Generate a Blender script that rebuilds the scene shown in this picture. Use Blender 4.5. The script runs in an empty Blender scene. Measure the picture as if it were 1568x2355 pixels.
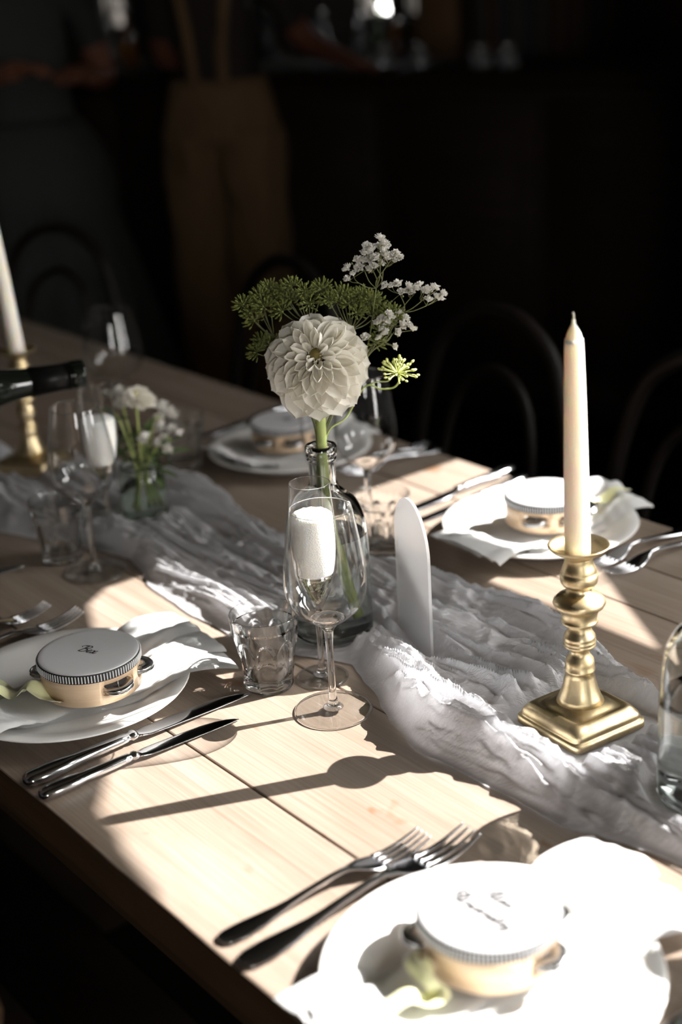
import bpy, bmesh, math, random
from mathutils import Vector, Matrix, noise
from math import sin, cos, pi, radians, sqrt, atan2, exp

C = bpy.context.scene.collection
SC = bpy.context.scene
random.seed(7)

# ---------------------------------------------------------------- camera
TZ = 0.75                                   # table-top height
camd = bpy.data.cameras.new('camera'); cam = bpy.data.objects.new('camera', camd); C.objects.link(cam)
camd.sensor_fit = 'VERTICAL'; camd.sensor_height = 36; camd.lens = 50
PITCH, ROLL = radians(21.3), radians(3.5)
_f = Vector((0, cos(PITCH), -sin(PITCH))); _r = Vector((1, 0, 0)); _u = _r.cross(_f)
R_ = cos(ROLL)*_r - sin(ROLL)*_u; U_ = sin(ROLL)*_r + cos(ROLL)*_u
m = Matrix((R_, U_, -_f)).transposed().to_4x4(); m.translation = Vector((0, 0, 1.464))
cam.matrix_world = m
camd.clip_start = 0.05
camd.dof.use_dof = True; camd.dof.focus_distance = 1.43; camd.dof.aperture_fstop = 2.5
SC.camera = cam

# ---------------------------------------------------------------- sky, sun, exposure
AZ, EL = radians(14.0), radians(41.0)       # towards the sun
world = bpy.data.worlds.new('sky'); SC.world = world; world.use_nodes = True
bg = world.node_tree.nodes['Background']; bg.inputs[0].default_value = (1.0, 0.985, 0.96, 1); bg.inputs[1].default_value = 23.0
sund = bpy.data.lights.new('sun', 'SUN'); sund.energy = 23.0; sund.angle = radians(0.3); sund.color = (1.0, 0.96, 0.925)
sun = bpy.data.objects.new('sun', sund); C.objects.link(sun); sun.location = (4, 1, 5)
sun.rotation_euler = Vector((cos(EL)*cos(AZ), cos(EL)*sin(AZ), sin(EL))).to_track_quat('Z', 'Y').to_euler()
sund.cycles.is_caustics_light = True
SC.view_settings.view_transform = 'Standard'; SC.view_settings.look = 'None'
SC.view_settings.gamma = 1; SC.view_settings.use_curve_mapping = False; SC.view_settings.exposure = 0.0
cy = SC.cycles
cy.use_denoising = True; cy.max_bounces = 14; cy.transmission_bounces = 12; cy.transparent_max_bounces = 12
cy.diffuse_bounces = 4; cy.glossy_bounces = 6
cy.caustics_reflective = True; cy.caustics_refractive = True; cy.blur_glossy = 0.6
cy.sample_clamp_indirect = 4.0

# ---------------------------------------------------------------- table frame: s along the table, t across it
US = Vector((0.6115, -0.7912, 0)); VT = Vector((0.7912, 0.6115, 0)); TANG = atan2(-0.7912, 0.6115)
def P(s, t, z=TZ): return US*s + VT*t + Vector((0, 0, z))

# ---------------------------------------------------------------- materials
def mat(name, col=(.5,.5,.5), rough=.5, metal=0, **k):
    m = bpy.data.materials.new(name); m.use_nodes = True
    b = m.node_tree.nodes['Principled BSDF']
    b.inputs['Base Color'].default_value = (*col, 1); b.inputs['Roughness'].default_value = rough; b.inputs['Metallic'].default_value = metal
    for a, v in k.items(): b.inputs[a.replace('_', ' ')].default_value = v
    return m
def nd(m, t, **k):
    n = m.node_tree.nodes.new(t)
    for a, v in k.items(): setattr(n, a, v)
    return n
def lk(m, a, b): m.node_tree.links.new(a, b)
def bsdf(m): return m.node_tree.nodes['Principled BSDF']
def tex(m, scale=(1,1,1), src='Object'):
    tc = nd(m, 'ShaderNodeTexCoord'); mp = nd(m, 'ShaderNodeMapping'); mp.inputs['Scale'].default_value = scale
    lk(m, tc.outputs[src], mp.inputs[0]); return mp.outputs[0]
def noi(m, vec, scale, detail=4, rough=.55, dist=0):
    n = nd(m, 'ShaderNodeTexNoise'); n.inputs['Scale'].default_value = scale; n.inputs['Detail'].default_value = detail
    n.inputs['Roughness'].default_value = rough; n.inputs['Distortion'].default_value = dist; lk(m, vec, n.inputs['Vector']); return n.outputs['Fac']
def ramp(m, fac, stops):
    r = nd(m, 'ShaderNodeValToRGB'); e = r.color_ramp.elements
    while len(e) < len(stops): e.new(.5)
    for i, (p, c) in enumerate(stops): e[i].position = p; e[i].color = (*c, 1)
    lk(m, fac, r.inputs[0]); return r.outputs[0]
def mix(m, fac, a, b, mode='MIX'):
    n = nd(m, 'ShaderNodeMix', data_type='RGBA', blend_type=mode)
    if isinstance(fac, (int, float)): n.inputs[0].default_value = fac
    else: lk(m, fac, n.inputs[0])
    for i, x in ((6, a), (7, b)):
        if isinstance(x, tuple): n.inputs[i].default_value = (*x, 1)
        else: lk(m, x, n.inputs[i])
    return n.outputs[2]
def bump(m, h, st=.2, d=.002):
    b = nd(m, 'ShaderNodeBump'); b.inputs['Strength'].default_value = st; b.inputs['Distance'].default_value = d
    lk(m, h, b.inputs['Height']); lk(m, b.outputs[0], bsdf(m).inputs['Normal'])

def wood_mat(name, dark, mid, light, rough=.5, stains=True, sc=1.0):
    m = mat(name, mid, rough)
    tc = nd(m, 'ShaderNodeTexCoord'); oi = nd(m, 'ShaderNodeObjectInfo')
    ad = nd(m, 'ShaderNodeVectorMath', operation='MULTIPLY_ADD')
    lk(m, oi.outputs['Random'], ad.inputs[0]); ad.inputs[1].default_value = (7, 3, 5); lk(m, tc.outputs['Object'], ad.inputs[2])
    def mp(s):
        n = nd(m, 'ShaderNodeMapping'); n.inputs['Scale'].default_value = s; lk(m, ad.outputs[0], n.inputs[0]); return n.outputs[0]
    g1 = noi(m, mp((1.6*sc, 38*sc, 38*sc)), 1.0, 6, .6, .6)
    g2 = noi(m, mp((6*sc, 300*sc, 300*sc)), 1.0, 3, .6)
    g3 = noi(m, mp((3*sc, 5*sc, 5*sc)), 1.0, 4, .5, 1.0)
    c = ramp(m, g1, [(.25, dark), (.5, mid), (.72, light)])
    c = mix(m, .35, c, ramp(m, g2, [(.3, dark), (.6, light)]))
    c = mix(m, .5, c, ramp(m, g3, [(.3, (.72,.66,.60)), (.7, (1,1,1))]), 'MULTIPLY')
    if stains:
        st = noi(m, mp((15, 24, 24)), 1.0, 2, .45, .5)
        f = ramp(m, st, [(.69, (0,0,0)), (.76, (1,1,1))])
        c = mix(m, f, c, mix(m, .72, c, (.17,.075,.026)))
    lk(m, c, bsdf(m).inputs['Base Color'])
    r = ramp(m, g3, [(.3, (rough-.08,)*3), (.7, (rough+.12,)*3)]); lk(m, r, bsdf(m).inputs['Roughness'])
    bump(m, g2, .25, .0012)
    bsdf(m).inputs['Specular IOR Level'].default_value = .5 if stains else .25
    return m
M = {}
M['table_wood'] = wood_mat('pale_oak_boards', (.172,.127,.092), (.258,.202,.160), (.325,.266,.216), .48)
M['table_under'] = wood_mat('dark_oak', (.05,.028,.014), (.09,.05,.025), (.12,.07,.035), .6, False)
M['dark_wood'] = wood_mat('dark_mahogany', (.012,.007,.0045), (.02,.011,.007), (.03,.018,.011), .7, False)
M['chair_wood'] = mat('black_brown_bentwood', (.006,.004,.003), .5, Specular_IOR_Level=.25)
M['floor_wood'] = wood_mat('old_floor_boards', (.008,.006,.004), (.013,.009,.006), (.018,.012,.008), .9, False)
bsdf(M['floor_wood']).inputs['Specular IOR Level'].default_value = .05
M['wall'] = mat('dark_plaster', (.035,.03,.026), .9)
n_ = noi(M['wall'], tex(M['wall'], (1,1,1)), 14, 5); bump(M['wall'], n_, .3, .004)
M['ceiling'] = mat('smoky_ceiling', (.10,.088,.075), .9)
M['frame'] = mat('dark_window_paint', (.05,.045,.04), .5)

def glass_mat(name, col=(1,1,1), ior=1.46, rough=0.0):
    m = mat(name, col, rough, Transmission_Weight=1.0, IOR=ior); return m
def thin_mat(name, col, ior=1.5):
    """thin glass wall: light passes straight through both faces, less what the faces reflect"""
    m = mat(name, col, 0.0); mo = [n for n in m.node_tree.nodes if n.type == 'OUTPUT_MATERIAL'][0]; m.node_tree.nodes.remove(bsdf(m))
    tp = nd(m, 'ShaderNodeBsdfTransparent'); tp.inputs[0].default_value = (*col, 1)
    gl = nd(m, 'ShaderNodeBsdfGlossy'); gl.inputs['Roughness'].default_value = 0.02
    lw = nd(m, 'ShaderNodeLayerWeight'); lw.inputs[0].default_value = .5
    pn = nd(m, 'ShaderNodeMath', operation='POWER'); lk(m, lw.outputs['Facing'], pn.inputs[0]); pn.inputs[1].default_value = 2.7
    mr = nd(m, 'ShaderNodeMapRange'); lk(m, pn.outputs[0], mr.inputs[0]); mr.inputs[3].default_value = .05; mr.inputs[4].default_value = .95
    mx = nd(m, 'ShaderNodeMixShader'); lk(m, mr.outputs[0], mx.inputs[0]); lk(m, tp.outputs[0], mx.inputs[1]); lk(m, gl.outputs[0], mx.inputs[2]); lk(m, mx.outputs[0], mo.inputs[0])
    return m
M['glass'] = thin_mat('clear_thin_glass', (.985,.99,.99))
M['glass_solid'] = glass_mat('clear_solid_glass', (1,1,1), 1.48)
M['glass_wall'] = thin_mat('slightly_green_thin_glass', (.955,.975,.965))
M['glass_bottle'] = glass_mat('slightly_green_bottle_glass', (.955,.985,.972), 1.48)
M['glass_tumbler'] = glass_mat('pressed_tumbler_glass', (.99,.997,.995), 1.47)
M['water'] = glass_mat('water', (.985,1,.995), 1.333)
M['champagne'] = glass_mat('pale_champagne', (.99,.95,.80), 1.34)
M['dark_glass'] = mat('black_green_bottle_glass', (.004,.006,.004), .08)
M['foil'] = mat('black_foil', (.012,.012,.012), .35, .6)
M['pane'] = glass_mat('window_pane_glass', (1,1,1), 1.02)

m = mat('champagne_foam', (.93,.92,.88), .6, Subsurface_Weight=.6, Subsurface_Scale=.004); M['foam'] = m
m.node_tree.nodes['Principled BSDF'].inputs['Subsurface Radius'].default_value = (1,.9,.7)
v_ = nd(m, 'ShaderNodeTexVoronoi'); v_.inputs['Scale'].default_value = 620; lk(m, tex(m), v_.inputs['Vector']); bump(m, v_.outputs['Distance'], .5, .0008)
M['bubble'] = mat('bubble', (.92,.93,.86), .05, Transmission_Weight=.5, IOR=1.1)

m = mat('cheesecloth_gauze', (.90,.905,.93), .9, Sheen_Weight=.15); M['gauze'] = m
mo = [n for n in m.node_tree.nodes if n.type == 'OUTPUT_MATERIAL'][0]
tr = nd(m, 'ShaderNodeBsdfTranslucent'); tr.inputs[0].default_value = (.90,.905,.93,1)
ms = nd(m, 'ShaderNodeMixShader'); ms.inputs[0].default_value = .48
lk(m, bsdf(m).outputs[0], ms.inputs[1]); lk(m, tr.outputs[0], ms.inputs[2]); lk(m, ms.outputs[0], mo.inputs[0])
h1 = noi(m, tex(m, (30, 260, 120)), 1.0, 5, .62, 1.2); bump(m, h1, .9, .007)
m = mat('white_linen', (.78,.78,.77), .85, Sheen_Weight=.1); M['linen'] = m
mo = [n for n in m.node_tree.nodes if n.type == 'OUTPUT_MATERIAL'][0]
tr = nd(m, 'ShaderNodeBsdfTranslucent'); tr.inputs[0].default_value = (.83,.83,.82,1)
ms = nd(m, 'ShaderNodeMixShader'); ms.inputs[0].default_value = .2
lk(m, bsdf(m).outputs[0], ms.inputs[1]); lk(m, tr.outputs[0], ms.inputs[2]); lk(m, ms.outputs[0], mo.inputs[0])
bump(m, noi(m, tex(m, (1,1,1)), 900, 2), .12, .0006)
M['porcelain'] = mat('glazed_porcelain', (.84,.83,.80), .22, Coat_Weight=.4, Coat_Roughness=.08)
m = mat('satin_ribbon', (.80,.80,.46), .32, Sheen_Weight=.6); M['ribbon'] = m
m = mat('drum_beech', (.74,.55,.37), .42, Coat_Weight=.2); M['drum_wood'] = m
c_ = ramp(m, noi(m, tex(m, (10,10,160)), 1.0, 4, .6), [(.3,(.66,.46,.29)),(.7,(.80,.62,.43))]); lk(m, c_, bsdf(m).inputs['Base Color'])
m = mat('drum_skin', (.60,.595,.60), .40, Coat_Weight=.15); M['skin'] = m
bump(m, noi(m, tex(m), 26, 3), .06, .004)
M['black_band'] = mat('black_braid', (.012,.012,.014), .7)
M['white_rib'] = mat('silver_white_braid_rib', (.62,.63,.64), .5)
M['ink'] = mat('black_ink', (.006,.006,.007), .5)
M['steel'] = mat('polished_steel', (.62,.63,.65), .11, 1.0)
bump(M['steel'], noi(M['steel'], tex(M['steel']), 340, 2), .03, .0004)
M['zil'] = mat('nickel_jingle', (.60,.60,.60), .2, 1.0)
m = mat('aged_brass', (.64,.52,.31), .38, 1.0); M['brass'] = m
n1 = noi(m, tex(m), 55, 5, .6); lk(m, ramp(m, n1, [(.3,(.50,.39,.21)),(.65,(.68,.56,.36))]), bsdf(m).inputs['Base Color'])
lk(m, ramp(m, n1, [(.3,(.46,)*3),(.7,(.30,)*3)]), bsdf(m).inputs['Roughness']); bump(m, n1, .02, .0006)
m = mat('ivory_wax', (.90,.855,.755), .42, Subsurface_Weight=.75, Subsurface_Scale=.012, Coat_Weight=.15); M['wax'] = m
bsdf(m).inputs['Subsurface Radius'].default_value = (1,.75,.45)
M['wick'] = mat('cotton_wick', (.75,.70,.6), .9)
m = mat('frosted_acrylic', (.93,.93,.94), .40, Transmission_Weight=.78, IOR=1.25); M['acrylic'] = m
mo = [n for n in m.node_tree.nodes if n.type == 'OUTPUT_MATERIAL'][0]; tr = nd(m, 'ShaderNodeBsdfTransparent'); ms = nd(m, 'ShaderNodeMixShader'); ms.inputs[0].default_value = .22
lk(m, bsdf(m).outputs[0], ms.inputs[1]); lk(m, tr.outputs[0], ms.inputs[2]); lk(m, ms.outputs[0], mo.inputs[0])
def petal_mat(name, col, tcol, f=.35):
    m = mat(name, col, .65, Sheen_Weight=.1)
    mo = [n for n in m.node_tree.nodes if n.type == 'OUTPUT_MATERIAL'][0]
    tr = nd(m, 'ShaderNodeBsdfTranslucent'); tr.inputs[0].default_value = (*tcol, 1)
    ms = nd(m, 'ShaderNodeMixShader'); ms.inputs[0].default_value = f
    lk(m, bsdf(m).outputs[0], ms.inputs[1]); lk(m, tr.outputs[0], ms.inputs[2]); lk(m, ms.outputs[0], mo.inputs[0])
    return m
M['petal'] = petal_mat('white_petal', (.93,.905,.84), (.94,.90,.78), .36)
bump(M['petal'], noi(M['petal'], tex(M['petal'], (14, 420, 60)), 1.0, 2), .12, .0008)
M['floret'] = petal_mat('white_floret', (.82,.80,.76), (.8,.78,.7), .25)
M['eye'] = mat('dahlia_eye', (.16,.12,.03), .8)
M['stem'] = mat('green_stem', (.34,.40,.13), .5, Subsurface_Weight=.1, Subsurface_Scale=.003)
M['thin_stem'] = mat('olive_stem', (.13,.14,.05), .5)
M['seed'] = petal_mat('green_seed', (.15,.175,.028), (.22,.25,.03), .2)
M['seed_lit'] = petal_mat('lime_bud', (.62,.66,.24), (.6,.65,.2), .2)
M['leaf'] = petal_mat('dark_leaf', (.07,.11,.03), (.1,.16,.03), .2)
M['bud'] = mat('yellow_centre', (.62,.55,.25), .7)

# ---------------------------------------------------------------- mesh helpers
def finish(bm, name, smooth=True):
    bmesh.ops.recalc_face_normals(bm, faces=bm.faces)
    me = bpy.data.meshes.new(name); bm.to_mesh(me); bm.free()
    if smooth:
        me.polygons.foreach_set('use_smooth', [True]*len(me.polygons))
    return me
def ob(name, me, mt=None, par=None, loc=(0,0,0), rot=(0,0,0), sc=(1,1,1)):
    if isinstance(me, bmesh.types.BMesh): me = finish(me, name)
    if mt is not None and not me.materials:
        for x in (mt if isinstance(mt, (list, tuple)) else [mt]): me.materials.append(x)
    o = bpy.data.objects.new(name, me); C.objects.link(o)
    o.location = loc; o.rotation_euler = rot; o.scale = sc
    if par is not None: o.parent = par
    return o
def tag(o, label, cat, group=None, kind=None):
    if label: o['label'] = label
    if cat: o['category'] = cat
    if group: o['group'] = group
    if kind: o['kind'] = kind
    return o
def thing(name, label, cat, loc=(0,0,0), rotz=0, group=None):
    o = bpy.data.objects.new(name, None); C.objects.link(o); o.empty_display_size = .02
    o.location = loc; o.rotation_euler = (0,0,rotz); return tag(o, label, cat, group)
def struct(name, me, mt, **k):
    o = ob(name, me, mt, **k); o['kind'] = 'structure'; return o
def copy_tree(o, loc=None, rotz=None, label=None, par=None, group=None):
    c = o.copy(); C.objects.link(c)
    if par is not None: c.parent = par
    for ch in o.children: copy_tree(ch, par=c)
    if loc is not None: c.location = loc
    if rotz is not None: c.rotation_euler = (0,0,rotz)
    if label: c['label'] = label
    if group: c['group'] = group
    return c
def lathe(prof, seg=48, bm=None, close=False, mod=None, off=(0,0,0)):
    """prof: list of (r, z); r=0 ends become poles"""
    bm = bm or bmesh.new(); rings = []
    O = Vector(off)
    for r, z in prof:
        if r < 1e-7: rings.append([bm.verts.new(O+Vector((0,0,z)))])
        else:
            ring = []
            for k in range(seg):
                a = 2*pi*k/seg; rr = mod(r, z, a) if mod else r
                ring.append(bm.verts.new(O+Vector((rr*cos(a), rr*sin(a), z))))
            rings.append(ring)
    pairs = list(zip(rings, rings[1:]))
    if close: pairs.append((rings[-1], rings[0]))
    for A, B in pairs:
        if len(A) == 1 and len(B) == 1: continue
        for k in range(seg):
            k2 = (k+1) % seg
            if len(A) == 1: bm.faces.new((A[0], B[k], B[k2]))
            elif len(B) == 1: bm.faces.new((A[k], B[0], A[k2]))
            else: bm.faces.new((A[k], B[k], B[k2], A[k2]))
    return bm
def spl(pts, n=6, closed=False):
    """Catmull-Rom through points of any dimension"""
    pts = [Vector(p) for p in pts]; out = []
    N = len(pts)
    if N < 2: return pts
    for i in range(N-1):
        p0 = pts[i-1] if i > 0 else pts[0]*2 - pts[1]
        p1, p2 = pts[i], pts[i+1]
        p3 = pts[i+2] if i+2 < N else pts[-1]*2 - pts[-2]
        for k in range(n):
            t = k/n
            out.append(.5*((2*p1) + (p2-p0)*t + (2*p0-5*p1+4*p2-p3)*t*t + (3*p1-p0-3*p2+p3)*t**3))
    out.append(pts[-1]); return out
def sp2(pts, n=5):
    return [(max(p[0], 0), p[1]) for p in spl(pts, n)]
def tube(pts, rad, seg=8, bm=None, caps=True, flat=1.0):
    bm = bm or bmesh.new(); pts = [Vector(p) for p in pts]; N = len(pts)
    R = rad if isinstance(rad, (list, tuple)) else [rad]*N
    up = None; rings = []
    for i, p in enumerate(pts):
        d = (pts[min(i+1, N-1)] - pts[max(i-1, 0)])
        if d.length < 1e-9: d = Vector((0,0,1))
        d.normalize()
        if up is None:
            up = d.orthogonal().normalized()
        else:
            up = up - d*up.dot(d)
            if up.length < 1e-6: up = d.orthogonal()
            up.normalize()
        w = d.cross(up)
        rings.append([bm.verts.new(p + R[i]*(cos(2*pi*k/seg)*up + flat*sin(2*pi*k/seg)*w)) for k in range(seg)])
    for A, B in zip(rings, rings[1:]):
        for k in range(seg): bm.faces.new((A[k], A[(k+1)%seg], B[(k+1)%seg], B[k]))
    if caps:
        bm.faces.new(rings[0][::-1]); bm.faces.new(rings[-1])
    return bm
def box(x0, x1, y0, y1, z0, z1, bm=None, bev=0, seg=1):
    own = bmesh.new()
    r = bmesh.ops.create_cube(own, size=1)
    for v in own.verts: v.co = Vector(((x0+x1)/2 + v.co.x*(x1-x0), (y0+y1)/2 + v.co.y*(y1-y0), (z0+z1)/2 + v.co.z*(z1-z0)))
    if bev: bmesh.ops.bevel(own, geom=list(own.edges), offset=bev, segments=seg, affect='EDGES', profile=.6)
    if bm is None: return own
    me = bpy.data.meshes.new('tmp'); own.to_mesh(me); own.free(); bm.from_mesh(me); bpy.data.meshes.remove(me); return bm
def grid(nu, nv, fn, bm=None, closeu=False):
    bm = bm or bmesh.new()
    V = [[bm.verts.new(fn(i/(nu if closeu else nu-1), j/(nv-1))) for j in range(nv)] for i in range(nu)]
    for i in range(nu if closeu else nu-1):
        for j in range(nv-1):
            i2 = (i+1) % nu
            bm.faces.new((V[i][j], V[i2][j], V[i2][j+1], V[i][j+1]))
    return bm
def loft(secs, seg=14, bm=None):
    """secs: (x, y, zc, halfwidth, halfthick, power) superellipse sections along x"""
    bm = bm or bmesh.new(); rings = []
    for x, y, z, hw, ht, pw in secs:
        ring = []
        for k in range(seg):
            a = 2*pi*k/seg; c, s_ = cos(a), sin(a)
            ring.append(bm.verts.new((x, y + hw*math.copysign(abs(c)**pw, c), z + ht*math.copysign(abs(s_)**pw, s_))))
        rings.append(ring)
    for A, B in zip(rings, rings[1:]):
        for k in range(seg): bm.faces.new((A[k], A[(k+1)%seg], B[(k+1)%seg], B[k]))
    bm.faces.new(rings[0][::-1]); bm.faces.new(rings[-1]); return bm
def interp(x, tab):
    if x <= tab[0][0]: return tab[0][1]
    for (a, b), (c, d) in zip(tab, tab[1:]):
        if x <= c:
            k = (x-a)/(c-a); k = k*k*(3-2*k); return b + (d-b)*k
    return tab[-1][1]
def caster(o):
    for x in [o]+list(o.children_recursive):
        if x.type == 'MESH': x.cycles.is_caustics_caster = True
def receiver(o):
    for x in [o]+list(o.children_recursive):
        if x.type == 'MESH': x.cycles.is_caustics_receiver = True

# ================================================================ THE ROOM
HC = 2.95; TH = .03
TW, SE = 2.40, -1.62                        # window wall (along the table) and its far end
def quadbox(pts, z0, z1, bm=None):
    """prism over a convex polygon of (x, y)"""
    bm = bm or bmesh.new()
    A = [bm.verts.new((x, y, z0)) for x, y in pts]; B = [bm.verts.new((x, y, z1)) for x, y in pts]
    bm.faces.new(A); bm.faces.new(B); n = len(pts)
    for i in range(n): bm.faces.new((A[i], A[(i+1)%n], B[(i+1)%n], B[i]))
    return bm
def stbox(s0, s1, t0, t1, z0, z1, bm=None):
    return quadbox([tuple(P(s, t, 0).xy) for s, t in ((s0,t0),(s1,t0),(s1,t1),(s0,t1))], z0, z1, bm)
struct('ground', quadbox([(-30,-30),(30,-30),(30,30),(-30,30)], -.3, -.12), mat('garden_earth', (.09,.10,.05), .95))
# floor laid in boards along the window wall
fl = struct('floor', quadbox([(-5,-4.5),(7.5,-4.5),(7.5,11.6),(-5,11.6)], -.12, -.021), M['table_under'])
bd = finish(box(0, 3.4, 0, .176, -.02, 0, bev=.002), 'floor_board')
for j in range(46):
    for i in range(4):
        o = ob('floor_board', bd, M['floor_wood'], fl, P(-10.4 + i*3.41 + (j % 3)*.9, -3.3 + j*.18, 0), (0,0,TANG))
cb = stbox(-10.5, SE+TH, -7.5, 5.6, HC, HC+.15); stbox(SE+TH+.001, 6.2, -7.5, TW+TH, HC, HC+.15, cb); struct('ceiling', cb, M['ceiling'])
# window wall: window 1 in two lights, other openings added unseen for more daylight
W1 = (-1.22, .62); ZB0, ZB1, ZA0, ZA1 = 1.682, 2.032, 2.217, 2.70
W2 = (.70, 2.1); Z20, Z21 = .85, 2.70
bm = bmesh.new()
def wseg(s0, s1, z0, z1): stbox(s0, s1, TW, TW+TH, z0, z1, bm)
TH0 = TH
wseg(SE, W1[0], 0, HC); wseg(W1[1], W2[0], 0, HC); wseg(W2[1], 4.6, 0, HC)
wseg(W1[0], .08, 0, ZB0); wseg(.08, W1[1], 0, .90); wseg(.08, W1[1], 1.62, ZB0); A_ = [[bm.verts.new(P(s_, t_, z_)) for s_, z_ in ((W1[0],ZB1),(W1[1],ZB1),(W1[1],2.176),(W1[0],2.292))] for t_ in (TW, TW+TH)]   # transom beam, its top edge sloped to fit the sun patch
bm.faces.new(A_[0]); bm.faces.new(A_[1])
for k_ in range(4): bm.faces.new((A_[0][k_], A_[0][(k_+1)%4], A_[1][(k_+1)%4], A_[1][k_]))
wseg(W1[0], W1[1], ZA1, HC)
wseg(W2[0], W2[1], 0, Z20); wseg(W2[0], W2[1], Z21, HC)
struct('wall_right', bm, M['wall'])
struct('light_baffle', stbox(.635, .69, 1.88, TW-.001, 0, HC-.001), M['wall'])  # unseen slab added to keep window light off the table's left end
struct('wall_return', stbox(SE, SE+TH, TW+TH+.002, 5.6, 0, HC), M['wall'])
def pane_frame(name, s0, s1, z0, z1, muls):
    w = struct(name, (lambda b: [stbox(s0, s1, TW+.031, TW+.05, z0, z0+.03, b), stbox(s0, s1, TW+.031, TW+.05, z1-.03, z1, b),
        stbox(s0, s0+.03, TW+.031, TW+.05, z0+.03, z1-.03, b), stbox(s1-.03, s1, TW+.031, TW+.05, z0+.03, z1-.03, b)] and b)(bmesh.new()), M['frame'])
    for x in muls: ob('mullion', stbox(x-.014, x+.014, TW+.033, TW+.048, z0+.03, z1-.03), M['frame'], w)
    return w
pane_frame('window_1', *W1, ZA0-.03, ZA1+.03, [])
pane_frame('window_2', *W1, ZB0-.03, ZB1+.03, [])
pane_frame('window_7', .08, W1[1], .90, 1.62, [])  # low opening, out of view, added for more sky light from the right
pane_frame('window_3', *W2, Z20, Z21, [1.40])  # unseen window added as ambient fill for the table
def portal(s0, s1, z0, z1, e=0):
    ld = bpy.data.lights.new('window_daylight', 'AREA'); ld.shape = 'RECTANGLE'; ld.size = s1-s0; ld.size_y = z1-z0
    o = bpy.data.objects.new('window_daylight', ld); C.objects.link(o); ld.cycles.is_portal = True
    o.location = P((s0+s1)/2, TW+.2, (z0+z1)/2)
    o.rotation_euler = VT.to_track_quat('Z', 'Y').to_euler()      # light shines towards -t
portal(*W1, ZB0-.02, ZA1+.02); portal(*W2, Z20, Z21); portal(.08, W1[1], .9, 1.62)
# unseen cloths added in the window to shape the sun patches
m = mat('brown_mask_cloth', (.045,.035,.028), .95); M['sun_mask'] = m
def sun_mask(name, s_of, label, grp, z0, z1, tt):
    """pleated cloth between the two edges s_of(z) -> (s_left, s_right)"""
    def fn(a, b):
        z = z0 + (z1-z0)*b; l, r = s_of(z); s = l + (r-l)*a
        return P(s, tt + .010*sin(a*max(8, 26*(r-l))*2) + .003*sin(b*9+a*5), z)
    o = ob(name, grid(70, 26, fn), M['sun_mask']); sm = o.modifiers.new('thick', 'SOLIDIFY'); sm.thickness = .004
    return tag(o, label, 'sun_mask', grp)
Ledge = [(1.64,-1.075),(2.03,-.90),(2.24,-.775),(2.60,-.615)]
def lin(z, T):
    for (a, b), (c, d) in zip(T, T[1:]):
        if z <= c: return b + (d-b)*(z-a)/(c-a)
    return T[-1][1]
sun_mask('sun_mask', lambda z: (W1[0]-.10, lin(z, Ledge)), 'unseen brown cloth added at the far end of the high window to shape the sun patch', 'added cloths that shape the sun patches', 1.64, 2.725, TW-.030)
sun_mask('sun_mask', lambda z: (lin(z, [(1.64,-.885),(1.766,-.72),(1.957,-.32),(2.032,-.165),(2.06,-.11)]), .03), 'unseen brown cloth added slantwise across the lower light of the high window to cut the sun', 'added cloths that shape the sun patches', 1.64, 2.055, TW-.030)
sun_mask('sun_mask_top', lambda z: (W1[0]-.08, lin(z, [(2.185,-1.020),(2.238,-0.807),(2.261,-0.766),(2.309,-0.694),(2.336,-0.616),(2.418,-0.423),(2.461,-0.303),(2.499,-0.216),(2.535,-0.069),(2.594,0.158),(2.665,0.430)])), 'unseen brown cloth added slantwise along the top of the high window to cut the sun', 'added cloths that shape the sun patches', 2.185, 2.70, TW-.055)
o = ob('mask_rod', tube([P(W1[0]-.14, TW-.03, 2.735), P(W1[1]+.1, TW-.03, 2.735)], .009, 10), M['chair_wood'])
tag(o, 'dark rod added above the high window for the sun masks', 'rod')
# other walls
struct('wall_left', quadbox([(-4.6,-4.2),(-4.45,-4.2),(-4.45,11.2),(-4.6,11.2)], 0, HC), M['wall'])
FX0, FX1, FZ0, FZ1 = .28, 1.12, 1.22, 2.30       # unseen window added behind the camera to light the flowers
b = bmesh.new()
for x0, x1, z0, z1 in ((-4.45,FX0,0,HC),(FX1,5.2,0,HC),(FX0,FX1,0,FZ0),(FX0,FX1,FZ1,HC)): quadbox([(x0,-4.2),(x1,-4.2),(x1,-4.05),(x0,-4.05)], z0, z1, b)
struct('wall_front', b, M['wall'])
b = bmesh.new()
for x0, x1, z0, z1 in ((FX0,FX1,FZ0,FZ0+.03),(FX0,FX1,FZ1-.03,FZ1),(FX0,FX0+.03,FZ0+.03,FZ1-.03),(FX1-.03,FX1,FZ0+.03,FZ1-.03),((FX0+FX1)/2-.012,(FX0+FX1)/2+.012,FZ0+.03,FZ1-.03)): quadbox([(x0,-4.06),(x1,-4.06),(x1,-4.03),(x0,-4.03)], z0, z1, b)
struct('window_8', b, M['frame'])
ld = bpy.data.lights.new('window_daylight', 'AREA'); ld.shape = 'RECTANGLE'; ld.size = FX1-FX0; ld.size_y = FZ1-FZ0; ld.cycles.is_portal = True
o = bpy.data.objects.new('window_daylight', ld); C.objects.link(o); o.location = ((FX0+FX1)/2, -4.25, (FZ0+FZ1)/2); o.rotation_euler = Vector((0,-1,0)).to_track_quat('Z', 'Y').to_euler()
BA = radians(-38.0)                          # the bar runs at this angle
BU = Vector((cos(BA), sin(BA), 0)); BV = Vector((-sin(BA), cos(BA), 0)); B0 = Vector((.23, 4.88, 0))
def Q(a, b, z=0): return B0 + BU*a + BV*b + Vector((0,0,z))
def qbox(a0, a1, b0, b1, z0, z1, bm=None):
    return quadbox([tuple(Q(a, b).xy) for a, b in ((a0,b0),(a1,b0),(a1,b1),(a0,b1))], z0, z1, bm)
WB = 1.55
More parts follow.
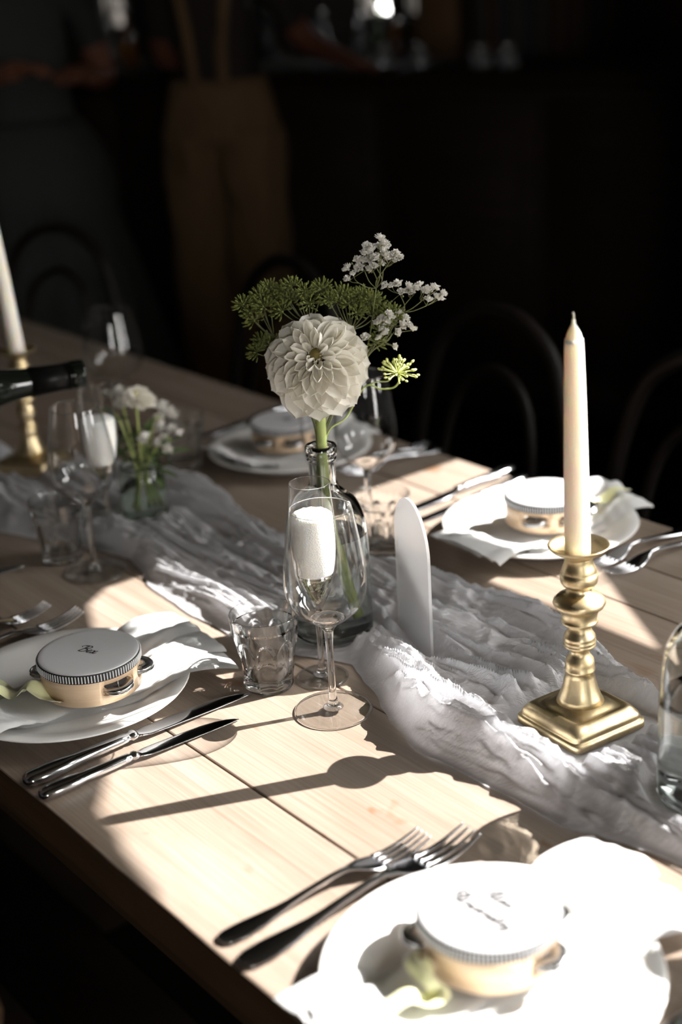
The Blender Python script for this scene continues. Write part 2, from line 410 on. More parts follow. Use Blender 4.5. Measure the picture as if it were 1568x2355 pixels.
# back wall with three small garden windows
wins = [(-2.84,-2.70,1.195,1.50), (-1.205,-1.045,1.215,1.50), (-.95,-.845,1.21,1.50)]
bm = bmesh.new(); xs = sorted([w[0] for w in wins]+[w[1] for w in wins])
edges = [-7.6]+xs+[2.6]
for i in range(0, len(edges)-1):
    a0, a1 = edges[i], edges[i+1]; w = [q for q in wins if abs(q[0]-a0) < 1e-6]
    if w:
        qbox(a0, a1, WB, WB+.12, 0, w[0][2], bm); qbox(a0, a1, WB, WB+.12, w[0][3], HC, bm)
    else: qbox(a0, a1, WB, WB+.12, 0, HC, bm)
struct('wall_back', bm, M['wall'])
for i, w in enumerate(wins):
    b = bmesh.new(); qbox(w[0]-.015, w[1]+.015, WB-.02, WB-.001, w[2]-.015, w[2], b); qbox(w[0]-.015, w[1]+.015, WB-.02, WB-.001, w[3], w[3]+.015, b)
    qbox(w[0]-.015, w[0], WB-.02, WB-.001, w[2], w[3], b); qbox(w[1], w[1]+.015, WB-.02, WB-.001, w[2], w[3], b)
    struct('window_%d' % (i+4), b, M['frame'])
# a clipped hedge in the garden behind the back wall
m = mat('hedge_leaves', (.10,.13,.035), .7)
hr = random.Random(3)
b = bmesh.new()
for k in range(14000):
    p = Q(hr.uniform(-4.2,.4), WB+.9+hr.uniform(0,.35), hr.uniform(-.1,2.3)); d = Vector((hr.gauss(0,1),hr.gauss(0,1),hr.gauss(0,1))).normalized()
    e = d.orthogonal().normalized()*.03; g = d.cross(e)*.6
    b.faces.new([b.verts.new(p+e*1.4), b.verts.new(p+g), b.verts.new(p-e*1.4), b.verts.new(p-g)])
o = ob('hedge', b, m); tag(o, 'green hedge in the garden behind the small back windows', 'hedge', kind='stuff')

# ---- bar counter
bar = thing('bar_counter', 'dark wooden bar counter with panelled front along the back of the room', 'counter', Q(0,0,0), BA)
def bpart(name, x0, x1, y0, y1, z0, z1, mt, bev=.004): return ob(name, box(x0, x1, y0, y1, z0, z1, bev=bev), mt, bar)
M['bar_top'] = mat('worn_bar_top', (.014,.009,.006), .75, Specular_IOR_Level=.08)
bpart('worktop', -2.6, 1.9, -.04, .58, 1.055, 1.10, M['bar_top'], .012)
bpart('carcass', -2.55, 1.85, .03, .55, 0, 1.054, M['dark_wood'])
bpart('plinth', -2.55, 1.85, .012, .029, 0, .12, M['dark_wood'])
for k in range(7):
    x = -2.5 + k*.62
    bpart('front_panel', x, x+.58, .008, .029, .16, 1.02, M['dark_wood'], .007)
    bpart('panel_moulding', x+.07, x+.51, -.002, .007, .24, .94, M['dark_wood'], .003)
# ---- back bar shelf unit with bottles
sh = thing('bar_shelves', 'dark wooden shelf unit against the back wall behind the bar', 'shelf', Q(0,0,0), BA)
for a in (-3.2, -2.3, -1.45, -.77, -.47, .62, 1.3, 2.2): ob('upright', box(a, a+.03, 1.22, 1.545, 0, 1.95 if a > -.5 else 1.18, bev=.002), M['dark_wood'], sh)
for z in (.55, .98): ob('shelf', box(-3.17, 2.2, 1.22, 1.545, z, z+.022, bev=.002), M['dark_wood'], sh)
for z in (1.42, 1.93): ob('shelf', box(-.44, 2.2, 1.22, 1.545, z, z+.022, bev=.002), M['dark_wood'], sh)
tan = mat('brown_card_box', (.16,.085,.035), .7)
o = thing('wooden_crate', 'brown upright crate standing on the back bar beside the small windows', 'crate', Q(-.615,1.36,1.003), BA)
for x0, x1, y0, y1 in ((-.10,-.088,-.1,.1),(.088,.10,-.1,.1),(-.088,.088,.088,.1),(-.088,.088,-.1,-.088)): ob('side_board', box(x0, x1, y0, y1, 0, .30, bev=.001), tan, o)
ob('base_board', box(-.087, .087, -.087, .087, .001, .012), tan, o)
bk = random.Random(11); x = -.42; i = 0
cols = [(.035,.022,.014),(.055,.026,.015),(.02,.018,.018),(.045,.04,.03),(.06,.03,.016),(.028,.03,.035)]
names = ['thin brown','tall rust','black','faded tan','wide brown','slate']
while x < .56:
    w = bk.uniform(.035,.075); h = bk.uniform(.30,.38); c = bk.randrange(6)
    t_ = thing('ledger', '', None, Q(x+w/2, 1.36, 1.003), BA, 'ledgers on the back bar shelf')
    mc = mat('book_cloth', cols[c], .6)
    ob('cover', box(-w/2+.001, w/2-.001, -.12, -.116, 0, h, bev=.001), mc, t_)
    ob('cover_board', box(-w/2+.001, -w/2+.005, -.116, .1, 0, h), mc, t_); ob('cover_board', box(w/2-.005, w/2-.001, -.116, .1, 0, h), mc, t_)
    ob('pages', box(-w/2+.006, w/2-.006, -.115, .095, .004, h-.005), mat('old_pages', (.10,.085,.06), .9), t_)
    t_['label'] = '%s bound ledger, number %s from the crate on the dark shelf' % (names[c], ['one','two','three','four','five','six','seven','eight','nine','ten','eleven','twelve','thirteen','fourteen','fifteen','sixteen','seventeen','eighteen','nineteen','twenty','twenty-one','twenty-two','twenty-three','twenty-four','twenty-five','twenty-six','twenty-seven','twenty-eight','twenty-nine','thirty'][i])
    t_['category'] = 'book'
    x += w + .004; i += 1

# ---- bottles and glass jars on the bar and the shelf
def bottle_prof(r, h, rn): return [(0,.001),(r*.8,0),(r,.006),(r,h*.58),(r*.92,h*.66),(rn*1.15,h*.78),(rn,h*.82),(rn,h*.95),(rn*1.2,h*.955),(rn*1.2,h),(0,h)]
def bar_bottle(a, b, z, r, h, rn, mt, label, capm, name='spirit_bottle', cat='bottle', grp='bottles and jars of the bar'):
    t_ = thing(name, label, cat, Q(a, b, z), 0, grp)
    ob('body', lathe(bottle_prof(r, h, rn), 24), mt, t_)
    ob('cap', lathe([(0,h+.001),(rn*1.25,h+.001),(rn*1.3,h+.02),(rn*.9,h+.026),(0,h+.026)], 18), capm, t_)
    return t_
amber = mat('amber_spirit_bottle', (.22,.07,.01), .06, Transmission_Weight=.6); grn = mat('green_spirit_bottle', (.03,.06,.015), .06)
clr = mat('clear_spirit_bottle', (.35,.36,.37), .05, Transmission_Weight=.7); capm = mat('metal_cap', (.5,.5,.5), .2, 1.0)
for a, b, z, r, h, mt, lb in (
    (-1.70,.27,1.101,.036,.24,grn,'dark green bottle at the left end of the bar, beside the person in the dress'),
    (-1.60,.30,1.101,.034,.27,clr,'clear bottle at the left end of the bar behind the green one'),
    (-1.40,.24,1.101,.030,.20,amber,'squat amber bottle on the bar left of the dungarees'),
    (-2.76,1.36,1.003,.037,.25,clr,'clear bottle on the back shelf behind the left garden window'),
    (-1.86,1.36,1.003,.034,.27,grn,'tall green bottle on the back shelf right of the dungarees'),
    (-1.62,1.38,1.003,.036,.24,clr,'clear bottle next to the tall green bottle on the back shelf'),
    (-1.27,1.33,1.003,.035,.22,clr,'pale bottle on the back shelf left of the twin garden windows'),
    (-1.10,1.38,1.003,.036,.20,clr,'clear bottle standing under the first twin garden window'),
    (-.995,1.36,1.003,.028,.23,grn,'thin dark bottle between the twin garden windows'),
    (-.90,1.37,1.003,.034,.17,amber,'short amber bottle standing under the second twin garden window')):
    bar_bottle(a, b, z, r, h, r*.36, mt, lb, capm)
def jar(a, b, z, r, h, lb):
    t_ = thing('glass_jar', lb, 'jar', Q(a, b, z), 0, 'bottles and jars of the bar')
    ob('body', lathe([(0,.001),(r*.8,0),(r,.01),(r,h*.75),(r*.85,h*.88),(r*.85,h),(0,h)], 24), clr, t_)
    ob('lid', lathe([(0,h+.001),(r*.9,h+.001),(r*.92,h+.012),(r*.5,h+.02),(0,h+.03)], 24), capm, t_)
jar(-.11,.15,1.101,.035,.06,'small lidded glass jar on the bar under the first garden window')
jar(.04,.15,1.101,.033,.06,'small lidded glass jar on the bar left of the crate')
jar(.285,.14,1.101,.036,.055,'low lidded glass jar on the bar right of the crate')
jar(.39,.13,1.101,.036,.06,'low lidded glass jar on the bar at the right, last of the jars')
tr_ = ob('serving_tray', lathe([(0,.001),(.13,0),(.17,.012),(.172,.016),(.13,.006),(0,.006)], 40), capm, None, Q(-1.15,.20,1.101)); tag(tr_, 'round metal tray on the bar left of the dungarees', 'tray')

# ================================================================ TABLE
tb = thing('dining_table', 'long pale oak plank table set for a meal, worn and stained', 'table', P(-1.1,.92,0), TANG)
S0, S1 = -1.9, 1.75                          # local x extents
seams = [.462-.92, .620-.92, .800-.92, .985-.92, 1.163-.92, 1.260-.92, 1.379-.92]
rnd = random.Random(5)
for i in range(6):
    y0, y1 = seams[i]+.0006, seams[i+1]-.0006
    n = 240
    def edge(x, y, k):
        a = .0006 if 0 < k < 6 else .0016
        return y + a*noise.noise(Vector((x*9, k*7.3, 0))) + (a*1.3*max(0, noise.noise(Vector((x*26, k*3.1, 5)))-.2) if k in (0,6) else 0)
    dz = rnd.uniform(-.0009, .0)
    bv = .004 if i in (0,5) else .0016
    prof = [(0,0,-.042),(0,0,-.0022),(0,.0005,-.0007),(0,.0016,0),(1,-.0016,0),(1,-.0005,-.0007),(1,0,-.0022),(1,0,-.042)]
    def fn(a, b, i=i, y0=y0, y1=y1, dz=dz):
        x = S0 + (S1-S0)*a; k, off, z = prof[round(b*7)]
        y = edge(x, y0, i) if k == 0 else edge(x, y1, i+1)
        return Vector((x, y+off, TZ+z+dz))
    b_ = grid(n, 8, fn)
    b_.normal_update()
    if i in (0, 5):                               # the outer long edges take the darker wood
        for f_ in b_.faces:
            if abs(f_.normal.y) > .9: f_.material_index = 1
    pl = ob('plank', b_, [M['table_wood'], M['table_under']], tb)
    for p_ in pl.data.polygons: p_.use_smooth = False
for y0, y1 in ((-.40,-.375),(.375,.40)): ob('apron', box(S0+.12, S1-.12, y0, y1, .60, .7069, bev=.003), M['table_under'], tb)
for x0 in (S0+.12, S1-.145): ob('apron', box(x0, x0+.025, -.374, .374, .60, .7069, bev=.003), M['table_under'], tb)
for x in (S0+.2, -.62, S1-.2):
    for y in (-.33, .33):
        ob('leg', lathe([(0,0),(.03,0),(.034,.02),(.028,.06),(.034,.2),(.042,.42),(.034,.5),(.042,.53),(.045,.56),(.045,.7069),(0,.7069)], 20), M['table_under'], tb, (x, y, 0))

# ---- bentwood chairs
def make_chair():
    t_ = thing('bentwood_chair', '', 'chair', (0,0,0), 0, 'bentwood chairs around the table')
    w = M['chair_wood']
    ob('seat', lathe([(0,.452),(.15,.450),(.188,.452),(.200,.462),(.196,.474),(.18,.472),(.0,.466)], 40), w, t_)
    arch = [(-.155,.15,.0),(-.168,.17,.25),(-.180,.185,.47),(-.178,.215,.66),(-.140,.235,.82),(-.07,.242,.885),(0,.244,.90),(.07,.242,.885),(.140,.235,.82),(.178,.215,.66),(.180,.185,.47),(.168,.17,.25),(.155,.15,.0)]
    ob('back_hoop', tube(spl(arch, 6), .0135, 10), w, t_)
    inner = [(-.105,.165,.47),(-.108,.20,.62),(-.080,.225,.75),(0,.236,.80),(.080,.225,.75),(.108,.20,.62),(.105,.165,.47)]
    ob('inner_hoop', tube(spl(inner, 6), .010, 10), w, t_)
    for s_ in (-1, 1): ob('leg', tube(spl([(s_*.13,-.135,.452),(s_*.145,-.155,.25),(s_*.165,-.18,0)], 4), [.016]*4+[.0145]*5, 10), w, t_)
    ob('leg_ring', tube([(.142*cos(a), .142*sin(a), .235) for a in [2*pi*k/32 for k in range(33)]], .009, 8, caps=False), w, t_)
    return t_
ch = make_chair()
ch.location = P(-1.665,1.40,0); ch.rotation_euler = (0,0,TANG); ch['label'] = 'dark bentwood chair on the far side of the table behind the shaded plate'
copy_tree(ch, P(-1.215,1.40,0), TANG, 'dark bentwood chair behind the sunlit plate and the ivory candle')
copy_tree(ch, Vector((-.76,3.22,0)), radians(-30), 'dark bentwood chair standing before the person in the long dress')
copy_tree(ch, P(-2.30,1.44,0), TANG, 'dark bentwood chair on the far side toward the unlit end of the table')

# ================================================================ TABLE RUNNER
NEAR = [(-2.8,.62),(-2.2,.70),(-1.738,.745),(-1.663,.774),(-1.60,.80),(-1.52,.825),(-1.432,.797),(-1.315,.786),(-1.205,.790),(-1.14,.815),(-1.085,.838),(-1.02,.818),(-.975,.795),(-.908,.772),(-.85,.775),(-.783,.776),(-.718,.779),(-.661,.798),(-.614,.807),(-.45,.80),(.2,.78)]
FAR = [(-2.8,.80),(-2.3,.86),(-2.065,.905),(-1.922,.94),(-1.80,1.01),(-1.72,1.04),(-1.647,1.048),(-1.56,1.025),(-1.482,1.004),(-1.435,1.006),(-1.292,1.030),(-1.205,1.064),(-1.134,1.070),(-1.066,1.075),(-1.002,1.066),(-.928,1.050),(-.879,1.042),(-.823,1.018),(-.764,.99),(-.68,.975),(-.5,.97),(.2,.95)]
def li(x, T):
    for (a, b), (c, d) in zip(T, T[1:]):
        if x <= c: return b + (d-b)*max(0, x-a)/(c-a)
    return T[-1][1]
FLAT = []                                   # (s, t, radius)
def footprint(s, t, r): FLAT.append((s, t, r))
footprint(-1.157,.872,.050)
QA = radians(-58)-TANG; footprint(-.822,.913,.05801)
footprint(-.660,.902,.050); footprint(-1.62,.912,.036); footprint(-1.934,.902,.055)
for k in range(6): footprint(-1.118+.02*k, .936-.008*k, .008)
ZR = .006
def rid(x, y, sd):
    n = noise.noise(Vector((x, y, sd))); return 1 - abs(n)*2.2
def runner_h(s, t, w):
    edge = min(w, 1-w); env = min(1, edge/.10); env = env*env*(3-2*env)
    W_ = .27
    wob = .018*noise.noise(Vector((s*5, t*3, 2)))
    y = (t + wob)*1.0
    k1 = rid(s*3.2, y*26, 1.0); k2 = rid(s*5.5+y*4, y*52, 4.0); k3 = rid(s*12+y*14, y*105, 8.0)
    big = .5+.5*noise.noise(Vector((s*4.2, t*7, 9)))
    ruck = .65+1.15*exp(-((s+.93)/.19)**2)
    k4 = max(0, rid(s*9 + 2*k2, (t+wob)*170, 3.0)); k5 = max(0, rid(s*15+t*6, (t+wob)*330, 5.0))
    h = .010*max(0, k1)*(.5+big) + .009*max(0, k2)**1.5*ruck + .0040*max(0, k3)**1.4*(.6+big) + .0026*k4*k4*(.5+big) + .0011*k5*k5
    # gathered cross creases near the candlestick and around the middle
    h += ruck*.0035*rid(s*44+y*20, y*16, 6.0)*(.4+.6*big)
    # rolled bunches at both edges
    h += .0085*exp(-((w-.17)/.10)**2)*(.5+1.1*abs(noise.noise(Vector((s*4, 3, 1)))))
    h += .011*exp(-((w-.84)/.10)**2)*(.45+.9*abs(noise.noise(Vector((s*4.6, 8, 1)))))
    h += .010*exp(-((s+1.60)/.20)**2)*exp(-((w-.85)/.2)**2)
    h = .004 + env*max(h, 0)
    h *= env*.9+.1
    f = 0
    for a, b, r in FLAT:
        d = sqrt((s-a)**2+(t-b)**2)
        if r == .05801: d = max(abs((s-a)*cos(QA)+(t-b)*sin(QA)), abs(-(s-a)*sin(QA)+(t-b)*cos(QA)))
        if d < r+.016:
            q = 1 if d < r+.002 else 1-(d-r-.002)/.014
            f = max(f, q*q*(3-2*q))
    return h*(1-f) + min(h, ZR-.0012)*f if f else h
def runner_fn(a, b):
    s = -2.7 + 2.85*a
    jn = .004*noise.noise(Vector((s*16, 0, 3))) + .002*noise.noise(Vector((s*60, 0, 7)))
    jf = .005*noise.noise(Vector((s*13, 5, 3))) + .002*noise.noise(Vector((s*55, 5, 7)))
    t0, t1 = li(s, NEAR)+jn, li(s, FAR)+jf
    t = t0 + (t1-t0)*b
    h = runner_h(s, t, b)
    sh = .010*noise.noise(Vector((s*7, t*26, 12)))*min(1, min(b, 1-b)/.1)
    return P(s, t+sh, TZ+h+.0016)
rn = ob('table_runner', grid(900, 210, runner_fn), M['gauze'])
tag(rn, 'crinkled white gauze runner bunched along the middle of the oak table', 'table runner')
ZI = TZ + ZR + .0012                         # things on the runner stand here

# ================================================================ GLASSWARE
def shell(outer, inner): return outer + inner[::-1]
def make_wine_glass():
    t_ = thing('wine_glass', '', 'glass', (0,0,0), 0, 'stemmed wine glasses on the table')
    G = M['glass']
    out = sp2([(.0183,.1036),(.0235,.1075),(.0335,.1170),(.0392,.1285),(.0412,.1420),(.0404,.1600),(.0376,.1800),(.0340,.2020),(.0306,.2205)], 5)
    inn = sp2([(.0183,.1046),(.0230,.1085),(.0326,.1196),(.0380,.1300),(.0400,.1425),(.0393,.1600),(.0366,.1800),(.0331,.2020),(.0298,.2205)], 5)
    ob('bowl', lathe(out, 72), G, t_); ob('rim', lathe([(.0300+.00055*cos(a), .2206+.00055*sin(a)) for a in [2*pi*k/10 for k in range(10)]], 72, close=True), M['glass_solid'], t_)
    st = sp2([(.0105,.0046),(.0062,.0085),(.0043,.016),(.0036,.035),(.0034,.055),(.0038,.075),(.0046,.0865),(.0060,.0925),(.0112,.0985),(.0180,.1034)], 5)
    ob('stem', lathe([(0,.0046)]+st+sp2([(.0180,.1038),(.0115,.1024),(.006,.1002),(0,.0995)], 4), 48), M['glass_solid'], t_)
    ob('foot', lathe([(0,0)]+sp2([(.036,0),(.0390,.0006)], 4)+sp2([(.0390,.0022),(.028,.0032),(.014,.0044),(.0085,.0050)], 4)+[(0,.0050)], 72), G, t_); ob('foot_rim', lathe([(.0392+.0008*cos(a), .0012+.0009*sin(a)) for a in [2*pi*k/10 for k in range(10)]], 80, close=True), M['glass_solid'], t_)
    caster(t_); return t_
def make_flute():
    t_ = thing('champagne_flute', '', 'glass', (0,0,0), 0, 'champagne flutes on the table')
    G = M['glass']
    out = sp2([(.0040,.078),(.0055,.083),(.0105,.093),(.0165,.106),(.0212,.122),(.0238,.142),(.0243,.162),(.0234,.185),(.0221,.205),(.0210,.221)], 5)
    inn = sp2([(0,.0865),(.004,.0885),(.0090,.0960),(.0150,.1085),(.0199,.1240),(.0226,.143),(.0232,.162),(.0224,.185),(.0212,.205),(.0202,.221)], 5)
    ob('bowl', lathe([(0,.0782)]+out, 56), G, t_); ob('rim', lathe([(.0206+.0005*cos(a), .2212+.0005*sin(a)) for a in [2*pi*k/10 for k in range(10)]], 60, close=True), M['glass_solid'], t_)
    st = sp2([(.0095,.005),(.0058,.008),(.0040,.016),(.0033,.035),(.0033,.055),(.0040,.0785)], 5)
    ob('stem', lathe([(0,.005)]+st+[(0,.0786)], 32), M['glass_solid'], t_)
    ob('foot', lathe([(0,0)]+sp2([(.025,0),(.0272,.0006)], 4)+sp2([(.0272,.0020),(.018,.0030),(.008,.0046)], 4)+[(0,.0046)], 60), G, t_); ob('foot_rim', lathe([(.0273+.0007*cos(a), .0011+.0008*sin(a)) for a in [2*pi*k/10 for k in range(10)]], 64, close=True), M['glass_solid'], t_)
    caster(t_); return t_
FL_IN = sp2([(0,.0868),(.0038,.0888),(.0087,.0963),(.0147,.1088),(.0196,.1243),(.0223,.143),(.0229,.162),(.0222,.182),(.0220,.186)], 8)
def drink(loc, z_liq, z_top, lab, flabel=None):
    """pale champagne in the bottom of a flute under a tall head of foam"""
    d = thing('champagne', lab, 'drink', loc, 0, 'poured champagne')
    lo = [(max(r-.0004,0), z) for r, z in FL_IN if z <= z_liq]; ob('liquid', lathe(lo+[(0,lo[-1][1])], 44), M['champagne'], d)
    up = [(max(r-.0004,0), z) for r, z in FL_IN if z_liq < z <= z_top]
    def wv(r, z, a): return r
    top = up[-1]
    bm_ = lathe([(0,up[0][1]+.0004),(up[0][0]*.9,up[0][1]+.0006)]+up+[(top[0]*.86,top[1]+.0026),(top[0]*.5,top[1]+.0040),(0,top[1]+.0044)], 44)
    for v in bm_.verts:
        if v.co.z > top[1]+.001: v.co.z += .0012*noise.noise(v.co*300)
    ob('foam', bm_, M['foam'], d)
    b_ = bmesh.new(); r_ = random.Random(2)
    for k in range(150):
        z = r_.uniform(lo[2][1], z_liq); R = max(r for r, zz in lo if zz <= z+.001)
        a = r_.uniform(0, 2*pi); q = R*.93*sqrt(r_.uniform(.35, 1)); rad = r_.uniform(.00025,.00065)
        bmesh.ops.create_icosphere(b_, subdivisions=1, radius=rad, matrix=Matrix.Translation((q*cos(a), q*sin(a), z)))
    o = ob('bubbles', b_, M['bubble'], d); o['kind'] = 'stuff'
    return d
def make_tumbler():
    t_ = thing('glass_tumbler', '', 'glass', (0,0,0), 0, 'faceted glass tumblers on the table')
    N = 9
    base = sp2([(.0245,0),(.0262,.0016),(.0272,.006),(.0288,.016),(.0312,.034),(.0332,.052),(.0346,.0640),(.0356,.074),(.0366,.0836)], 6)
    def fac(r, z, a):
        if z < .003 or z > .070: return r
        ph = ((a*N/(2*pi)) % 1.0) - .5
        x = abs(ph)*2
        zt = .062 - .020*x**2.4                       # arched tops of the cut facets
        k = max(0, min(1, (zt - z)/.004)); k = k*k*(3-2*k)
        lowk = min(1, (z-.003)/.006)
        flat = r*cos(pi/N)/max(cos(ph*2*pi/N), .9)
        return r + (min(r, flat*1.004) - .0007 - r)*k*lowk
    bm_ = bmesh.new()
    inn = sp2([(0,.0125),(.012,.0118),(.0200,.0128),(.0243,.0175),(.0272,.032),(.0296,.050),(.0315,.064),(.0338,.0836)], 5)
    zz = []
    lathe([(0,.0022),(.016,.0020)]+base+[(.0362,.0845),(.0350,.0847)]+inn[::-1], 144, bm_, mod=lambda r, z, a: fac(r, z, a) if r > .0238 and any(abs(r-q[0]) < 1e-7 and abs(z-q[1]) < 1e-7 for q in base) else r)
    for f_ in bm_.faces:
        if f_.calc_center_median().z > .071: f_.material_index = 1
    ob('body', bm_, [M['glass_tumbler'], M['glass']], t_); caster(t_); return t_

tu = make_tumbler(); tu.location = P(-1.114,.751,TZ+.0004); tu.rotation_euler = (0,0,.2); tu['label'] = 'faceted glass tumbler in the sun left of the central wine glass'
copy_tree(tu, P(-1.588,.764,TZ+.0004), .4, 'faceted glass tumbler in the shade behind the left wine glass')
copy_tree(tu, P(-1.290,1.062,TZ+.0008), .7, 'faceted glass tumbler behind the frosted arch sign')
copy_tree(tu, P(-1.775,1.075,TZ+.0004), 1.0, 'faceted glass tumbler in the dark right of the small flower jar')

wg = make_wine_glass(); wg.location = P(-1.022,.765,TZ+.0004); wg['label'] = 'empty wine glass with broad foot, sunlit, nearest the camera in the middle'
copy_tree(wg, P(-1.518,.772,TZ+.0004), 1.0, 'empty wine glass in the shade at left, in front of a foamy flute')
copy_tree(wg, P(-1.352,1.092,TZ+.0004), 2.0, 'wine glass standing behind the flower bottle, beside a flute')
c = copy_tree(wg, P(-1.985,1.09,TZ+.0004), .5, 'large wine glass in the dark behind the small jar of flowers'); c.scale = (1.18,1.18,.95)
fl_ = make_flute(); fl_.location = P(-1.086,.801,TZ+.0004); fl_['label'] = 'flute of foaming champagne behind the sunlit wine glass'
copy_tree(fl_, P(-1.578,.832,TZ+.0060), 1.0, 'shaded flute at left under the mouth of the dark bottle')
copy_tree(fl_, P(-1.388,1.045,TZ+.0004), 2.0, 'empty flute behind the neck of the flower bottle')
copy_tree(tu, P(-.495,.752,TZ+.0004), 1.3, 'faceted glass tumbler of the lower right place, just outside the frame')
copy_tree(wg, P(-.405,.765,TZ+.0004), .2, 'wine glass of the lower right place, just outside the frame')
copy_tree(fl_, P(-.468,.805,TZ+.0004), .2, 'empty flute of the lower right place, just outside the frame')
drink(P(-1.086,.801,TZ+.0004), .122, .186, 'champagne with a bright white head of foam in the sunlit flute')
drink(P(-1.578,.832,TZ+.0060), .112, .172, 'champagne with a greyish head of foam in the shaded flute')
# ---- clear bottles of water
BO = sp2([(.0400,0),(.0445,.0022),(.0462,.008),(.0462,.050),(.0460,.100),(.0452,.120),(.0420,.140),(.0345,.1565),(.0240,.1665),(.0172,.1735),(.0150,.182),(.0146,.195),(.0146,.2035)], 4)
LIP = [(.0158,.2042),(.0163,.2055),(.0158,.2068),(.0152,.2078),(.0166,.2090),(.0173,.2120),(.0173,.2190),(.0160,.2208),(.0128,.2208),(.0113,.2195)]
BI = sp2([(0,.0085),(.020,.0080),(.036,.0072),(.0418,.0095),(.0430,.018),(.0431,.050),(.0429,.100),(.0420,.119),(.0388,.1375),(.0315,.1525),(.0212,.1625),(.0138,.1715),(.0114,.182),(.0110,.2195)], 4)
def make_bottle():
    t_ = thing('glass_bottle', '', 'bottle', (0,0,0), 0, 'clear glass bottles of water')
    ob('body', lathe([(0,.0035),(.030,.0026)]+BO+LIP+BI[::-1], 80), M['glass_bottle'], t_)
    caster(t_); return t_
def bottle_water(loc, zw, lab):
    pr = [(r+.0007 if r > .015 else r, z-.0003) for r, z in BI if z <= zw]
    o = ob('water', lathe(pr+[(pr[-1][0],zw),(pr[-1][0]-.0012,zw-.0004),(0,zw-.0006)], 64), M['water'], None, loc)
    return tag(o, lab, 'water', 'water in the clear bottles')
SB = (-1.157,.872); SR = (-.660,.902)
bo = make_bottle(); bo.location = P(*SB,ZI); bo['label'] = 'clear glass bottle serving as vase for the white dahlia'
copy_tree(bo, P(*SR,ZI), .3, 'clear glass bottle of water cut by the right edge of the frame')
bottle_water(P(*SB,ZI), .120, 'water standing round the dahlia stem in the flower bottle')
bottle_water(P(*SR,ZI), .100, 'water in the clear bottle at the right edge')

# ---- frosted arch sign
A0, A1 = P(-1.112,.934,0), P(-1.016,.896,0)
ax = (A1-A0).length; ang = atan2(A1.y-A0.y, A1.x-A0.x); hw = ax/2
pts = [(-hw,0),(hw,0)] + [(hw*cos(a), .1165+hw*1.02*sin(a)) for a in [pi*k/28 for k in range(29)]]
bm = bmesh.new(); F = [bm.verts.new((x, -.0016, z)) for x, z in pts]; f = bm.faces.new(F)
r_ = bmesh.ops.extrude_face_region(bm, geom=[f]); bmesh.ops.translate(bm, vec=(0,.0032,0), verts=[e for e in r_['geom'] if isinstance(e, bmesh.types.BMVert)])
ar = ob('arch_sign', finish(bm, 'arch_sign', False), M['acrylic'], None, (A0+A1)/2+Vector((0,0,ZI)), (0,0,ang))
tag(ar, 'frosted white acrylic arch sign standing edge-on on the runner', 'sign')

# ---- brass candlesticks with ivory tapers
def make_candlestick():
    t_ = thing('brass_candlestick', '', 'candlestick', (0,0,0), 0, 'brass candlesticks on the runner')
    B = M['brass']
    # stepped square foot
    def sq(hw, z, rr):
        out = []
        for k in range(40):
            a = 2*pi*(k+.5)/40; c_, s_ = cos(a), sin(a); p = rr
            out.append((hw*math.copysign(abs(c_)**p, c_), hw*math.copysign(abs(s_)**p, s_), z))
        return out
    rows = [sq(.0440,0,.18), sq(.0455,.0008,.17), sq(.0455,.0085,.17), sq(.0440,.0092,.18), sq(.0428,.0095,.18), sq(.0424,.0108,.18), sq(.0428,.0125,.18), sq(.0418,.0165,.2), sq(.0385,.0215,.22), sq(.0345,.0240,.22), sq(.0320,.0243,.23), sq(.0305,.0235,.25), sq(.0290,.0235,.3), sq(.0265,.0250,.6), sq(.0230,.0285,1.0)]
    bm_ = bmesh.new(); R = [[bm_.verts.new(p) for p in row] for row in rows]
    for a, b in zip(R, R[1:]):
        for k in range(40): bm_.faces.new((a[k], a[(k+1)%40], b[(k+1)%40], b[k]))
    bm_.faces.new(R[0][::-1]); bm_.faces.new(R[-1])
    ob('square_foot', bm_, B, t_)
    col = [(0,.0270),(.0232,.0270),(.0200,.034),(.0165,.045),(.0142,.057),(.0132,.0625),(.0142,.0635),(.0144,.066),(.0135,.0675),(.0138,.072),(.0130,.0770),(.0098,.0815),(.0088,.0850),(.0092,.088),(.0130,.0905),(.0150,.0925),(.0150,.0945),(.0142,.0955),(.0152,.0965),(.0153,.0985),(.0143,.1000),(.0150,.1015),(.0146,.1040),(.0118,.1085),(.0103,.1130),(.0106,.1165),(.0160,.1180),(.0172,.1195),(.0168,.1215),(.0160,.1225),(.0172,.1290),(.0183,.1330),(.0198,.1345),(.0228,.1370),(.0244,.1405),(.0236,.1440),(.0205,.1475),(.0165,.1500),(.0125,.1520),(.0110,.1560),(.0112,.1590),(.0150,.1605),(.0170,.1640),(.0176,.1690),(.0172,.1735),(.0160,.1745),(.0163,.1755),(.0150,.1800),(.0135,.1840),(.0130,.1890),(.0138,.1925)]
    col = [(r*1.02, z*1.0) for r, z in col]
    ob('turned_stem', lathe(col+[(0,.1925)], 48), B, t_)
    ob('drip_pan', lathe([(0,.1905),(.0138,.1905)]+sp2([(.0150,.1925),(.0205,.1955),(.0260,.1995),(.0284,.2035)], 4)+[(.0290,.2040),(.0282,.2046)]+sp2([(.0252,.2010),(.0200,.1975),(.0130,.1955)], 4)+[(0,.1955)], 56), B, t_)
    return t_
